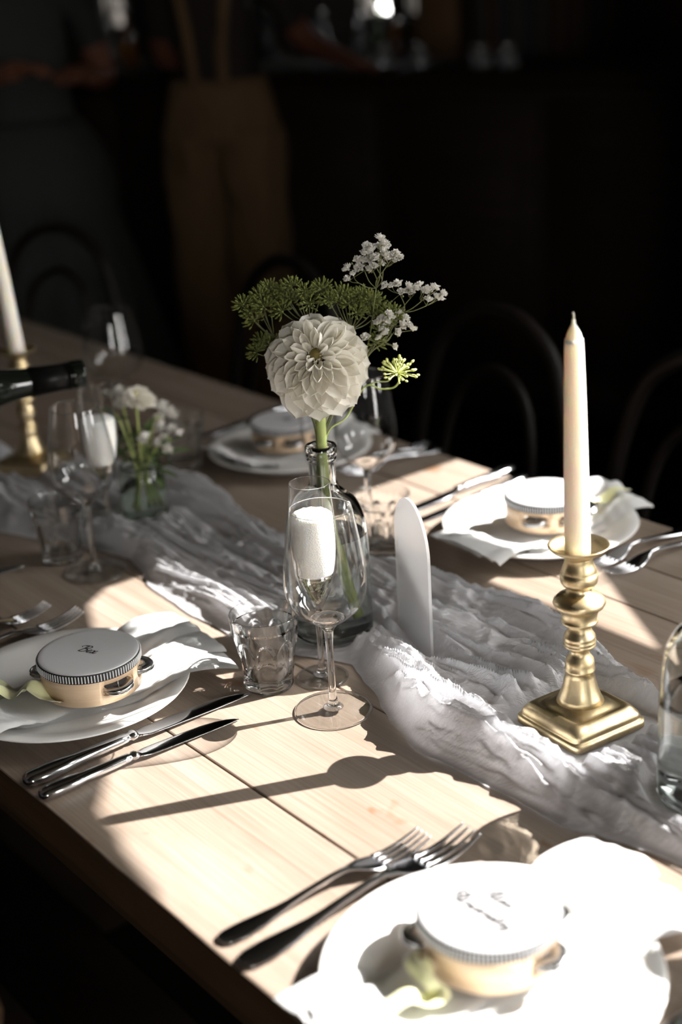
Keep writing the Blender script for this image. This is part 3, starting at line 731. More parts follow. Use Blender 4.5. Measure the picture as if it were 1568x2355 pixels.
def make_candle(z0):
    t_ = thing('taper_candle', '', 'candle', (0,0,0), 0, 'ivory taper candles')
    L = .2165
    ob('wax', lathe([(0,0)]+sp2([(.0118,0),(.0119,.02),(.0112,.08),(.0099,.15),(.0084,.200),(.0076,L-.016),(.0068,L-.010),(.0042,L-.004),(.0020,L),(.0016,L+.004)], 5)+[(0,L+.0046)], 40), M['wax'], t_)
    ob('wick', tube([(0,0,L+.0040),(.0002,0,L+.008),(-.0006,.0004,L+.0105)], .0009, 8), M['wick'], t_)
    return t_
CS1, CS2 = (-.822,.913), (-1.934,.902)
k1 = make_candlestick(); k1.location = P(*CS1,ZI); k1.rotation_euler = (0,radians(-1.1),radians(-58)); k1.scale = (1,1,.92); k1['label'] = 'turned brass candlestick on the runner at right holding an unlit candle'
copy_tree(k1, P(*CS2,ZI), radians(-20), 'brass candlestick in the shade at the left edge behind the dark bottle').rotation_euler.y = 0
ca = make_candle(0); ca.location = P(*CS1, ZI+.1958*.92)+Vector((-.0034,0,.0004)); ca.rotation_euler = (radians(-.6), radians(-1.0), 0); ca['label'] = 'tall unlit ivory taper candle in the sunlit brass candlestick at right'
c2 = copy_tree(ca, P(*CS2, ZI+.1958*.92), 0, 'unlit ivory taper candle at the left edge, cut by the frame'); c2.rotation_euler = (radians(.5), radians(-3.0), 0)

# ================================================================ PLATES, NAPKINS, TAMBOURINES
PL = [('sunlit in front at the lower right', -.615, .588), ('at left, dappled with light through the glasses', -1.237, .583), ('at right on the far side, half in sun', -1.192, 1.245), ('on the far side in the shade', -1.685, 1.212)]
PR = [(0,.0030),(.078,.0020),(.080,0),(.083,0),(.086,.0030),(.098,.0100),(.112,.0160),(.1245,.0200),(.1262,.0212),(.1250,.0224),(.111,.0195),(.096,.0140),(.082,.0078),(.070,.0062),(0,.0062)]
plm = lathe(PR, 84); plm = finish(plm, 'plate'); plm.materials.append(M['porcelain'])
def plate_z(r): return interp(r, [(0,.0062),(.070,.0062),(.082,.0078),(.096,.0140),(.111,.0195),(.125,.0224),(.128,.0224)])
for lb, s, t in PL:
    o = ob('dinner_plate', plm, None, None, P(s,t,TZ+.0004)); tag(o, 'round white dinner plate '+lb, 'plate', 'white dinner plates'); receiver(o)
def napkin(s, t, ang, lo, hi, w0, w1, seed, lab, drum_r=.056, off=0.0, layers=3):
    """a long folded linen napkin laid across the plate: layers stacked, sagging from rim to table"""
    bm_ = bmesh.new(); r_ = random.Random(seed)
    ca_, sa_ = cos(ang), sin(ang)
    for L in range(layers):
        sk = r_.uniform(-.003,.003) + (L-(layers-1)/2)*.011; dl = r_.uniform(-.02,.012)*(L > 0)
        n, k = 90, 26
        def fn(a, b, top):
            x = (lo-dl*.6) + (hi+dl-lo+dl*.6)*a; wv = w0 + (w1-w0)*a
            y = off + (b-.5)*wv*.86 + sk*(.25+1.6*(2*a-1)) + .006*sin(a*5+L*2+seed)
            r = sqrt(x*x+y*y)
            if r < .126: z = plate_z(r)
            else: z = max(.0008, .0228 - (r-.126)*.10 - (r-.126)**2*3.0)
            cl = max(0, min(1, (r-drum_r-.004)/.03))
            wr = .0030*(.5+.5*noise.noise(Vector((x*6, y*70, seed+L*3)))) + .0075*max(0, noise.noise(Vector((x*9+seed, y*40, L*2))))*max(0, min(1, (abs(x)-.06)/.05))
            endc = 1 - abs(2*b-1)**6
            z += .0008 + L*.0026 + (wr*endc*(.5+.7*cl) if cl > 0 else 0)*cl + (.0011 if top else 0)
            return Vector((x*ca_-y*sa_, x*sa_+y*ca_, z))
        grid(n, k, lambda a, b: fn(a, b, True), bm_)
        # underside
        grid(n, k, lambda a, b: fn(a, b, False)-Vector((0,0,.0001)), bm_)
    bmesh.ops.remove_doubles(bm_, verts=bm_.verts, dist=.00001)
    o = ob('linen_napkin', bm_, M['linen'], None, P(s,t,TZ+.0006), (0,0,TANG)); receiver(o)
    return tag(o, lab, 'napkin', 'folded white napkins')
napkin(-.615,.588, radians(86), -.142,.170, .072,.094, 1, 'folded white napkin under the lettered drum at the lower right, ends over the plate', off=.012, layers=4)
napkin(-1.237,.583, radians(86), -.150,.160, .100,.086, 2, 'folded white napkin under the left drum with one short word', layers=5, off=-.008)
napkin(-1.192,1.245, radians(88), -.138,.142, .115,.062, 3, 'folded white napkin under the drum on the sunlit far plate', layers=4, off=-.012)
napkin(-1.685,1.212, radians(88), -.110,.13, .120,.09, 4, 'folded white napkin under the drum on the shaded far plate', off=.01, layers=4)
ZD = TZ+.0006+.0062+.0008+5*.0026+.0016       # drums stand on the folded napkins

DR, DH = .0520, .0375
def make_drum_body():
    """thin wooden ring with five rounded slots, cut with a boolean"""
    o = ob('tmp_ring', lathe([(DR,0),(DR,DH-.002),(DR-.0045,DH-.002),(DR-.0045,0)], 128, close=True), M['drum_wood'])
    cut = bmesh.new()
    for k in range(5):
        a = radians(55*k)
        prof = []
        hwid, hh = .0200, .0066
        for q in range(24):
            b_ = 2*pi*q/24; cx = (hwid-hh)*(1 if cos(b_) >= 0 else -1); prof.append((cx+hh*cos(b_), .0155+hh*sin(b_)))
        rot = Matrix.Rotation(a, 4, 'Z')
        A_ = [cut.verts.new(rot @ Vector((DR-.0066, y, z))) for y, z in prof]; B_ = [cut.verts.new(rot @ Vector((DR+.012, y, z))) for y, z in prof]
        cut.faces.new(A_); cut.faces.new(B_)
        for i in range(24): cut.faces.new((A_[i], A_[(i+1)%24], B_[(i+1)%24], B_[i]))
    co = ob('tmp_cut', finish(cut, 'tmp_cut', False), M['drum_wood'])
    md = o.modifiers.new('b', 'BOOLEAN'); md.object = co; md.operation = 'DIFFERENCE'; md.solver = 'EXACT'
    dg = bpy.context.evaluated_depsgraph_get(); dg.update()
    me = bpy.data.meshes.new_from_object(o.evaluated_get(dg)); me.name = 'wooden_ring'
    bpy.data.objects.remove(o); bpy.data.objects.remove(co)
    for p_ in me.polygons: p_.use_smooth = abs(p_.normal.z) < .3 and (p_.center.xy.length > DR-.0006)
    return me
ring_me = make_drum_body()
def band_mesh():
    bm_ = bmesh.new(); N = 104; z0, z1 = DH-.0105, DH-.0008
    def fx(r, z, a): return r
    lathe([(DR+.0002,z0),(DR+.0012,z0),(DR+.0014,z0+.0008),(DR+.0013,z1-.0006),(DR+.0010,z1),(DR+.0002,z1)], 128, bm_, close=True)
    for k in range(N):
        a = 2*pi*k/N; h = .00072
        c_ = Vector((cos(a), sin(a), 0)); tv = Vector((-sin(a), cos(a), 0))
        q = [bm_.verts.new(c_*(DR+rr)+tv*x+Vector((0,0,z))) for z in (z0+.0012, z1-.0012) for x, rr in ((-h,.0011),(-h*.5,.0022),(h*.5,.0022),(h,.0011))]
        for i, j in ((0,1),(1,2),(2,3)):
            f = bm_.faces.new((q[i],q[j],q[4+j],q[4+i])); f.material_index = 1
        for e in ((0,1,2,3),(4,5,6,7)): f = bm_.faces.new([q[i] for i in e]); f.material_index = 1
    me = finish(bm_, 'braid_band', False); me.materials.append(M['black_band']); me.materials.append(M['white_rib']); return me
band_me = band_mesh()
skin_me = finish(lathe([(0,DH+.0002),(DR-.006,DH+.0003),(DR-.001,DH+.0001),(DR+.0006,DH-.0006),(DR+.0006,DH-.0014),(0,DH-.0014)], 96), 'drum_skin'); skin_me.materials.append(M['skin'])
zil_me = finish(lathe([(0,.0010),(.0045,.0012),(.0060,.0002),(.0150,-.0002),(.0162,.0010),(.0160,.0016),(.0062,.0012),(.0046,.0022),(0,.0022)], 32), 'jingle'); zil_me.materials.append(M['zil'])
pin_me = finish(lathe([(0,-.0072),(.0006,-.0072),(.0006,.0072),(0,.0072)], 10), 'pin'); pin_me.materials.append(M['zil'])
GL = {
 'B': ([[(-.45,1.45),(-.75,1.75),(-.35,2.15),(.4,2.2)], [(.35,2.15),(.2,1.1),(-.1,0)], [(.3,2.1),(.75,2.2),(1.1,1.8),(.75,1.3),(.3,1.15),(.85,1.05),(1.1,.5),(.6,0),(.1,.05)]], 1.35),
 'A': ([[(-.35,.15),(-.15,-.05),(.35,.9),(1.0,2.15),(1.05,1.1),(1.1,.1),(1.3,.1)], [(.15,.75),(.6,.95),(1.25,.8)]], 1.5),
 'l': ([[(-.1,.2),(.35,1.1),(.5,1.95),(.25,2.05),(.12,1.0),(.15,.2),(.4,.05),(.65,.3)]], .68),
 'a': ([[(.75,.85),(.4,1.0),(.05,.55),(.2,.05),(.6,.3),(.78,.95),(.72,.3),(.85,.05),(1.1,.3)]], 1.08),
 'n': ([[(-.02,.3),(.12,.95),(.1,.05)],[(.1,.05),(.25,.7),(.55,1.0),(.68,.7),(.66,.2),(.82,.05),(1.05,.3)]], 1.05),
 'e': ([[(-.05,.3),(.4,.5),(.6,.85),(.35,1.02),(.08,.6),(.2,.1),(.55,.05),(.9,.4)]], .86),
 'x': ([[(-.1,.85),(.2,.95),(.4,.6),(.55,.1),(.8,.05),(1.1,.35)], [(.85,1.0),(.45,.5),(.0,0)]], 1.1),
 'o': ([[(.5,1.0),(.12,.8),(.1,.2),(.45,0),(.75,.35),(.65,.85),(.45,1.0),(.7,.8),(1.0,.85)]], .98),
 'w': ([[(-.05,.85),(.1,.9),(.12,.2),(.35,.02),(.6,.4),(.65,.9),(.66,.25),(.85,.02),(1.1,.4),(1.1,.95),(1.3,.85)]], 1.3),
 'r': ([[(-.05,.3),(.2,1.05),(.3,.85),(.6,.9),(.5,.3),(.6,.05),(.85,.3)]], .82),
 's': ([[(-.05,.2),(.4,1.05),(.45,.6),(.6,.2),(.3,-.02),(.05,.15)],[(.3,-.02),(.6,.02),(.8,.3)]], .78),
 'y': ([[(-.05,.6),(.1,.95),(.12,.3),(.35,.05),(.65,.4),(.72,.95),(.6,-.4),(.35,-.95),(.1,-.7),(.5,-.1),(1.0,.3)]], .98),
}
def lettering(lines, xh, lead, wid):
    """cursive strokes as flat ribbons, centred; lines top to bottom"""
    bm_ = bmesh.new(); y0 = lead*(len(lines)-1)/2
    for li_, tx in enumerate(lines):
        tot = sum(GL[c_][1] for c_ in tx); x = -tot/2; y = y0 - li_*lead
        for c_ in tx:
            for st_ in GL[c_][0]:
                pp = spl([Vector(((x+px+.25*py)*xh, (py-.5)*xh + y*xh, 0)) for px, py in st_], 6)
                prev = None
                for i, p_ in enumerate(pp):
                    d = pp[min(i+1,len(pp)-1)]-pp[max(i-1,0)]
                    if d.length < 1e-9: d = Vector((1,0,0))
                    d.normalize(); w_ = wid*(1.0 + .45*(-d.y if d.y < 0 else -.35*d.y))/2
                    nrm = Vector((-d.y, d.x, 0))*w_
                    q = (bm_.verts.new(p_+nrm), bm_.verts.new(p_-nrm))
                    if prev: bm_.faces.new((prev[0],prev[1],q[1],q[0]))
                    prev = q
            x += GL[c_][1]
    return finish(bm_, 'lettering', False)
def tambourine(s, t, z, rot, txt, lab, ribbon=None, trot=0, xh=.0045, wid=.0009):
    t_ = thing('tambourine', lab, 'tambourine', P(s,t,z), rot, 'toy tambourines on the plates')
    ob('wooden_ring', ring_me, None, t_); ob('drum_skin', skin_me, None, t_)['label'] = 'white drum skin'
    ob('braid_band', band_me, None, t_)['label'] = 'black and white ribbed braid'
    for k in range(5):
        a = radians(55*k); R0 = DR-.0025
        for dz, fl in ((.0158,1),(.0152,-1)):
            o = ob('jingle', zil_me, None, t_, (R0*cos(a), R0*sin(a), dz - (.0032 if fl > 0 else -.0028)), (radians(4)*cos(k*2.1), radians(4)*sin(k), 0), (1,1,fl))
        ob('pin', pin_me, None, t_, (R0*cos(a), R0*sin(a), .0155))
    if txt:
        o = ob('lettering', lettering(txt, xh, 2.9, wid), M['ink'], t_, (0,0,DH+.00045), (0,0,trot-rot)); o['label'] = 'black cursive lettering on the drum skin'
    if ribbon:
        o = ob('ribbon', ribbon, M['ribbon'], t_, (0,0,0), (0,0,-rot)); o['label'] = 'pale yellow-green satin ribbon tied to the drum'
    receiver(t_); return t_
def ribbon_mesh(pts, w, seed):
    pp = spl(pts, 10); bm_ = bmesh.new(); prev = None; n = len(pp)
    for i, p_ in enumerate(pp):
        d = (pp[min(i+1,n-1)]-pp[max(i-1,0)]).normalized()
        up = Vector((0.25*sin(i*.21+seed), .1, 1)); sd = d.cross(up).normalized(); nn = sd.cross(d)
        row = [bm_.verts.new(p_ + sd*w*(j/6-.5) + nn*.0022*sin(j*1.1+i*.12+seed)) for j in range(7)]
        if prev:
            for a, b, c_, e in zip(prev, prev[1:], row[1:], row): bm_.faces.new((a,b,c_,e))
        prev = row
    me = finish(bm_, 'ribbon'); return me
# ribbon points are in the drum's own place but world-aligned axes
rib1 = ribbon_mesh([(-.020,-.046,.006),(-.040,-.038,.008),(-.058,-.030,.020),(-.074,-.026,.007),(-.096,-.018,.016),(-.122,-.010,.009),(-.150,-.004,.012)], .023, 1)
rib2 = ribbon_mesh([(-.048,-.022,.012),(-.056,-.030,.018),(-.050,-.042,.014),(-.042,-.050,.006),(-.050,-.060,.004),(-.064,-.062,.010),(-.080,-.066,.005),(-.100,-.074,.009),(-.120,-.078,.006)], .018, 2)
rib3 = ribbon_mesh([(.050,.008,.012),(.060,.018,.016),(.078,.034,.008),(.098,.044,.018),(.116,.05,.014)], .022, 3)
tambourine(-1.214,.597,ZD, radians(-48), ['Bex'], 'toy tambourine with one short word and pale ribbon, on the left plate', rib1, radians(-26), .0062, .0011)
tambourine(-.630,.601,ZD, radians(-40), ['Alan','Blowersley'], 'toy tambourine with two lines of lettering, closest to the camera', rib2, radians(-50), .0066, .0017)
tambourine(-1.188,1.252,ZD, radians(-115), ['Anna'], 'toy tambourine on the half sunlit far plate behind the candle', rib3, radians(-20), .0046, .0009)
tambourine(-1.695,1.212,ZD, radians(-130), ['Ale'], 'toy tambourine with grey skin on the shaded far plate', None, radians(-40), .0070, .0016)

# ================================================================ CUTLERY
def make_fork(L=.205):
    t_ = thing('dinner_fork', '', 'fork', (0,0,0), 0, 'steel forks')
    k = L/.205; S = M['steel']
    secs = [(.0,0,.0022,.0030,.0008,.9),(.002,0,.0022,.0070,.0011,.9),(.008,0,.0022,.0100,.0012,.85),(.022,0,.0024,.0105,.0013,.8),(.040,0,.0034,.0085,.0014,.8),(.056,0,.0050,.0055,.0017,.8),(.066,0,.0064,.0040,.0021,.85),(.085,0,.0094,.0031,.0023,.9),(.108,0,.0122,.0028,.0022,.9),(.122,0,.0128,.0032,.0020,.9),(.130,0,.0118,.0058,.0016,.85),(.137,0,.0098,.0095,.0013,.8),(.146,0,.0072,.0116,.0012,.8),(.154,0,.0052,.0120,.0011,.8),(.158,0,.0046,.0120,.0009,.8)]
    ob('handle', loft([(x*k,y,z,a,b,p) for x,y,z,a,b,p in secs], 16), S, t_)
    for j in range(4):
        y = (j-1.5)*.0066
        pp = spl([(.156*k,y,.0047),(.168*k,y*1.0,.0040),(.184*k,y*.98,.0058),(.198*k,y*.95,.0096),(.206*k,y*.93,.0126)], 4); n = len(pp)
        ob('tine', tube(pp, [.0020-.0013*(i/(n-1))**2 for i in range(n)], 8, flat=.62), S, t_)
    return t_
def make_knife(L=.245):
    t_ = thing('table_knife', '', 'knife', (0,0,0), 0, 'steel knives')
    k = L/.245; S = M['steel']
    hs = [(.0,0,.0070,.0020,.0020,1),(.0015,0,.0070,.0062,.0045,1),(.006,0,.0070,.0092,.0062,.95),(.018,0,.0070,.0102,.0066,.9),(.036,0,.0070,.0098,.0064,.9),(.046,0,.0070,.0086,.0060,.95),(.052,0,.0070,.0074,.0056,1),(.075,0,.0070,.0068,.0053,1),(.100,0,.0070,.0060,.0050,1),(.106,0,.0070,.0058,.0049,1),(.1075,0,.0070,.0046,.0040,1),(.110,0,.0070,.0045,.0040,1),(.1115,0,.0070,.0060,.0050,1),(.1150,0,.0070,.0062,.0048,1),(.1175,0,.0068,.0058,.0034,1)]
    ob('handle', loft([(x*k,y,z,a,b,p) for x,y,z,a,b,p in hs], 18), S, t_)
    bs = [(.117,0,.0062,.0052,.0024,.9),(.122,.0004,.0055,.0068,.0016,.75),(.130,.0010,.0046,.0090,.0010,.6),(.150,.0012,.0036,.0096,.00085,.55),(.180,.0010,.0026,.0098,.00075,.55),(.205,.0004,.0018,.0094,.0007,.55),(.222,-.0010,.0015,.0080,.00065,.55),(.234,-.0030,.0013,.0058,.0006,.6),(.242,-.0056,.0012,.0030,.00055,.7),(.245,-.0072,.0012,.0010,.0005,.8)]
    ob('blade', loft([(x*k,y,z,a,b,p) for x,y,z,a,b,p in bs], 14), S, t_)
    return t_
VA = TANG + pi/2                             # pointing along +t
fk = make_fork(); kn = make_knife()
def put(o, s, t, ang, lab, sc=1, first=[]):
    z = TZ+.0004
    if id(o) in first: c_ = copy_tree(o, P(s,t,z), ang, lab)
    else: first.append(id(o)); c_ = o; o.location = P(s,t,z); o.rotation_euler = (0,0,ang); o['label'] = lab
    c_.scale = (sc,sc,sc)
    for x in c_.children: x.cycles.is_caustics_receiver = False
    return c_
put(fk, -.797,.470, VA-.06, 'shorter steel fork, outer one of the pair beside the lower right plate', 1.0)
put(fk, -.763,.466, VA-.02, 'longer steel fork tucked against the lower right plate', 1.17)
put(fk, -1.450,.485, VA+.02, 'dark shaded fork at the left edge, outer one by the left plate', .9)
put(fk, -1.402,.470, VA+.02, 'fork behind the left plate with only its lit tines showing', 1.06)
put(fk, -1.066,1.400, VA+pi-.02, 'fork in the shade right of the candle, next to the far plate', 1.0)
put(fk, -1.034,1.400, VA+pi-.02, 'fork in the shade at the right edge, outer one of the far pair', 1.0)
put(fk, -1.572,1.400, VA+pi+.03, 'fork beyond the glasses on the right of the shaded far plate', 1.0)
put(fk, -1.540,1.398, VA+pi-.03, 'dim fork at the far table edge, outermost of its pair', .95)
put(kn, -1.112,.463, VA+.02, 'long steel knife close to the left plate, blade toward the tumbler', 1.06)
put(kn, -1.081,.463, VA+.0, 'short steel knife in the sun, outer one of the left place', .90)
put(kn, -1.386,1.392, VA+pi+.03, 'knife in the sun on the far side, farther of the two behind the sign', 1.0)
put(kn, -1.346,1.378, VA+pi+.02, 'knife next to the half sunlit far plate, nearer of the two', .92)
put(kn, -1.600,.470, VA+.04, 'dark knife at the left edge before the shaded tumbler', 1.0)
put(kn, -.497,.470, VA-.01, 'knife at the lower right corner beside the lettered drum plate', 1.0)
put(kn, -1.885,1.398, VA+pi+.05, 'dim knife on the left of the shaded far plate', 1.0)
put(kn, -1.850,1.392, VA+pi+.02, 'dim knife between the shaded far plate and its outer knife', .9)

# ================================================================ FLOWERS
def petal_mesh(L, W, cup, tipc, seed, point=.5):
    """petal along +y, inner face +z"""
    nu, nv = 7, 9; r_ = random.Random(seed)
    def fn(a, b):
        x = (a-.5)*2; y = b
        w = W*(.30+.70*sin(pi*.5*min(1, y/.58))) if y < .58 else W*sqrt(max(0, 1-((y-.58)/.42)**2))**(.85+point*.5)
        w = max(w, W*.06)
        c_ = cup*(1-.45*y)
        xx = w*x*(1-.25*cup*abs(x)); z = c_*w*x*x*1.05 + L*(-.10*sin(pi*y*.9) + tipc*y**3) + .0006*noise.noise(Vector((x*2, y*4, seed)))*2
        return Vector((xx, L*(y - .03*x*x), z))
    me = finish(grid(nu, nv, fn), 'petal'); me.materials.append(M['petal']); return me
def aim(d, n):
    """matrix with y along d and z towards n"""
    y = d.normalized(); z = (n - y*n.dot(y)).normalized(); x = y.cross(z)
    return Matrix((x, y, z)).transposed()
def flower_head(root, centre, axis, n, L0, L1, phi0, phi1, core, variants, seed, pw=.62, name='petal', squash=1.0):
    axis = axis.normalized(); e1 = axis.orthogonal().normalized(); e2 = axis.cross(e1); r_ = random.Random(seed)
    for i in range(n):
        f = (i+.5)/n; ph = radians(phi0 + (phi1-phi0)*f**pw) + r_.gauss(0, .035); th = i*2.39996 + r_.gauss(0, .07)
        rad = cos(th)*e1 + sin(th)*e2
        d = cos(ph)*axis + sin(ph)*rad
        L = (L0 + (L1-L0)*f**.75)*r_.uniform(.86, 1.10)*(1 + .15*f*max(0, -d.z))
        me = variants[min(len(variants)-1, int(f*len(variants)))][i % 2]
        base = centre + d*core*.75 + rad*core*.35*sin(ph)
        mt_ = aim(d + rad*.04*r_.gauss(0,1), axis*cos(ph*.0) - rad*.0 + rad.cross(d)*r_.gauss(0,.24))
        o = ob(name, me, None, root); o.matrix_local = Matrix.Translation(base) @ mt_.to_4x4() @ Matrix.Diagonal((L*(1.0 if f > .25 else .85), L, L, 1))
VB = P(*SB, ZI)                               # foot of the flower bottle
DC = Vector((-.0160, 1.443, 1.0745))
dz_ = thing('dahlia', 'large white dahlia with a thick green stem standing in the clear bottle', 'flower', DC)
PV = [[petal_mesh(1, .36, 1.5, .20, 1, .1), petal_mesh(1, .38, 1.3, .15, 2, .2)], [petal_mesh(1, .42, 1.25, .05, 3, .2), petal_mesh(1, .44, 1.05, .02, 4, .35)],
      [petal_mesh(1, .44, .95, -.04, 5, .3), petal_mesh(1, .46, .85, -.02, 6, .4)], [petal_mesh(1, .42, .70, -.08, 7, .5), petal_mesh(1, .44, .6, -.04, 8, .6)]]
AX = Vector((-.04, -.74, .54)).normalized()
flower_head(dz_, Vector((0,0,0)), AX, 90, .0170, .0470, 24, 121, .0140, PV, 4)
for i in range(18):                            # tight inner florets round the green eye
    th = i*2.4; e1 = AX.orthogonal().normalized(); e2 = AX.cross(e1); rad = cos(th)*e1+sin(th)*e2; rr = .0022*sqrt(i+9)
    d = (AX + rad*(.12+.018*i)).normalized(); L = .009+.0003*i
    o = ob('inner_petal', PV[0][i % 2], None, dz_); o.matrix_local = Matrix.Translation(AX*.006+rad*rr*.55) @ aim(d, -rad).to_4x4() @ Matrix.Diagonal((L*.55, L, L*.6, 1))
e_ = bmesh.new(); bmesh.ops.create_icosphere(e_, subdivisions=2, radius=.0080)
for v in e_.verts: v.co *= 1+.25*noise.noise(v.co*900)
ob('eye', e_, M['eye'], dz_, AX*.0100)
st = spl([Vector((0,.004,-.008)), Vector((.0015,.006,-.045)), Vector((.0005,.0075,-.075)), (VB+Vector((.002,.002,.215)))-DC, (VB+Vector((.004,0,.150)))-DC, (VB+Vector((.013,-.006,.075)))-DC, (VB+Vector((.024,-.008,.022)))-DC], 6)
ob('stem', tube(st, [.0046]*4+[.0052]*(len(st)-4), 14), M['stem'], dz_)

seed_me = lathe([(0,0),(.42,.18),(.5,.5),(.36,.82),(0,1)], 6)
seed_t = bpy.data.meshes.new('s'); seed_me.to_mesh(seed_t); seed_me.free()
def umbellet(n, R, sl, sw, seed, spread=1.9, stalk=.0004):
    bm_ = bmesh.new(); r_ = random.Random(seed)
    for i in range(n):
        f = (i+.5)/n; ph = spread*sqrt(f); th = i*2.39996+r_.gauss(0,.15)
        d = Vector((sin(ph)*cos(th), sin(ph)*sin(th), cos(ph)*.8+.1)).normalized()
        p_ = d*R*r_.uniform(.8,1.1); L = sl*r_.uniform(.8,1.15)
        n0 = len(bm_.verts); bm_.from_mesh(seed_t); bm_.verts.ensure_lookup_table()
        d2 = (d + Vector((0,0,.25))).normalized(); q = d2.to_track_quat('Z','Y').to_matrix()
        for v in bm_.verts[n0:]: v.co = p_ + q @ Vector((v.co.x*sw, v.co.y*sw, v.co.z*L))
        tube([Vector((0,0,0)), d*R*.55+Vector((0,0,.0003)), p_], stalk, 3, bm_, caps=False)
    return finish(bm_, 'umbellet')
UM = [umbellet(34, .0085, .0062, .0021, k) for k in range(3)]
for u_ in UM: u_.materials.append(M['seed'])
neck = VB + Vector((0,0,.221)); NB = VB + Vector((-.003,.004,.10))
def mm(p, Y): return Vector((p[0]/1000, Y, p[1]/1000))
def sprig(name, label, pts, Y, hub, mesh_of, part, lab_cat, grp, rs=.0011, kind='stuff', sc=1.0, via=None, face=None, seed=0, nx=.004):
    t_ = thing(name, label, lab_cat, neck, 0, grp); r_ = random.Random(seed)
    hubw = mm(hub, Y); off = Vector((r_.uniform(-.006,.004), r_.uniform(.001,.006), 0))
    via = via or Vector((hubw.x*.35+neck.x*.65, Y, neck.z+.035))
    main = spl([NB+off*.5, neck+off*.8, via, hubw], 7)
    bm_ = tube([p-neck for p in main], [rs*1.25]*len(main), 7)
    for i, q in enumerate(pts):
        w_ = mm(q, Y + r_.uniform(-.010,.014)); j = hubw + (w_-hubw)*.0
        d = (w_-hubw); md = hubw + d*.55 + Vector((0, 0, -.12*d.length)) if kind == 'stuff' else hubw + d*.55 + Vector((r_.gauss(0,.004),0,-.08*d.length))
        tube([p-neck for p in spl([j, md, w_-Vector((0,0,.002))], 5)], rs*.55, 5, bm_)
        fd = (d.normalized()*.8 + Vector((0,-.35,.55)) + (face or Vector((0,0,0)))).normalized()
        o = ob(part, mesh_of(i), None, t_, w_-neck, (fd.to_track_quat('Z','Y')).to_euler(), (sc*r_.uniform(.85,1.15),)*3)
        if kind: o['kind'] = kind
    ob('stem', bm_, M['thin_stem'], t_)
    return t_
UP = [[(-90,1127),(-83,1117),(-75,1127),(-79,1109),(-62,1139),(-68,1124),(-72,1134)], [(-47,1138),(-37,1143),(-40,1128),(-24,1139),(-29,1128),(-14,1132),(-6,1138),(-49,1119),(-52,1130),(-20,1126)],
      [(1,1129),(9,1121),(17,1131),(27,1125),(36,1129),(44,1124),(38,1114),(52,1117),(49,1107),(30,1113),(22,1120),(12,1130)], [(57,1102),(53,1089),(66,1109),(48,1078)], [(-74,1086),(-79,1077),(-67,1079)]]
HB = [(-60,1090),(-22,1100),(22,1092),(40,1070),(-55,1068)]
LB = ['green seeded umbel arching out farthest left of the dahlia', 'green seeded umbel rising above the left half of the dahlia', 'green seeded umbel above the right half of the dahlia', 'small green umbel right of the dahlia among white sprays', 'small green umbel low on the left side of the dahlia']
for i in range(5):
    sprig('green_umbel', LB[i], UP[i], 1.485, HB[i], lambda k: UM[k % 3], 'seed_head', 'flower', 'green umbels around the dahlia', .0010, 'stuff', .95, seed=i)
# the single sunlit umbel with lime buds
LU = umbellet(38, .0135, .0034, .0022, 9, 1.8, .00045); LU.materials.append(M['seed_lit'])
t_ = thing('lime_umbel', 'sunlit lime green budded umbel on a looping stem right of the dahlia', 'flower', neck)
lp = Vector((.069,1.462,1.048))
ob('seed_head', LU, None, t_, lp-neck, (radians(12), radians(8), 0), (1.45,1.45,1.2))['kind'] = 'stuff'
for o in t_.children:
    o.data.materials[0] = M['seed_lit']
b_ = tube([p-neck for p in spl([NB+Vector((.004,.003,0)), neck+Vector((.005,.004,0)), Vector((.012,1.462,1.003)), Vector((.034,1.468,1.034)), Vector((.050,1.464,1.0315)), Vector((.064,1.461,1.0330)), Vector((.0705,1.462,1.0400)), lp], 8)], .0010, 8)
tube([p-neck for p in spl([Vector((.034,1.468,1.034)), Vector((.046,1.462,1.040)), Vector((.058,1.461,1.0405)), Vector((.064,1.462,1.0460))], 8)], .0008, 7, b_)
ob('stem', b_, M['stem'], t_)
# baby's breath
def floret_mesh(seed, n=30):
    bm_ = bmesh.new(); r_ = random.Random(seed)
    for i in range(n):
        th = i*2.39996; ph = 1.35*sqrt((i+.5)/n); d = Vector((sin(ph)*cos(th), sin(ph)*sin(th), cos(ph)*.9)); L = r_.uniform(.0034,.0060)
        m_ = aim(d, Vector((0,0,1)) + d.orthogonal()*.1); w = .0015
        q = [Vector((-w*.3,0,0)), Vector((w*.3,0,0)), Vector((w*1.05,L*.65,.0008)), Vector((w*.45,L,.0003)), Vector((-w*.35,L*.94,.0004)), Vector((-w,L*.62,.0010))]
        v = [bm_.verts.new(m_ @ p_) for p_ in q]; c_ = bm_.verts.new(m_ @ Vector((0, L*.55, -.0004)))
        for a in range(6): bm_.faces.new((v[a], v[(a+1)%6], c_))
    lathe([(0,-.0016),(.0011,-.0006),(.0009,.0006),(0,.0008)], 6, bm_)
    me = finish(bm_, 'floret', False); me.materials.append(M['floret']); return me
FM = [floret_mesh(k) for k in range(4)]
BBA = [(23,1159),(28,1154),(22,1150),(35,1160),(39,1165),(43,1157),(33,1168),(41,1175),(46,1167),(49,1162),(54,1171),(44,1182),(49,1178),(56,1180),(60,1176),(62,1184),(57,1190),(66,1179),(69,1172),(73,1175),(77,1169),(71,1166),(64,1166),(57,1163),(51,1158),(62,1170),(45,1173)]
BBB = [(61,1140),(68,1138),(74,1141),(77,1133),(84,1137),(87,1131),(92,1134),(97,1139),(100,1132),(103,1136),(108,1130),(111,1136),(113,1125),(120,1128),(117,1122),(105,1123)]
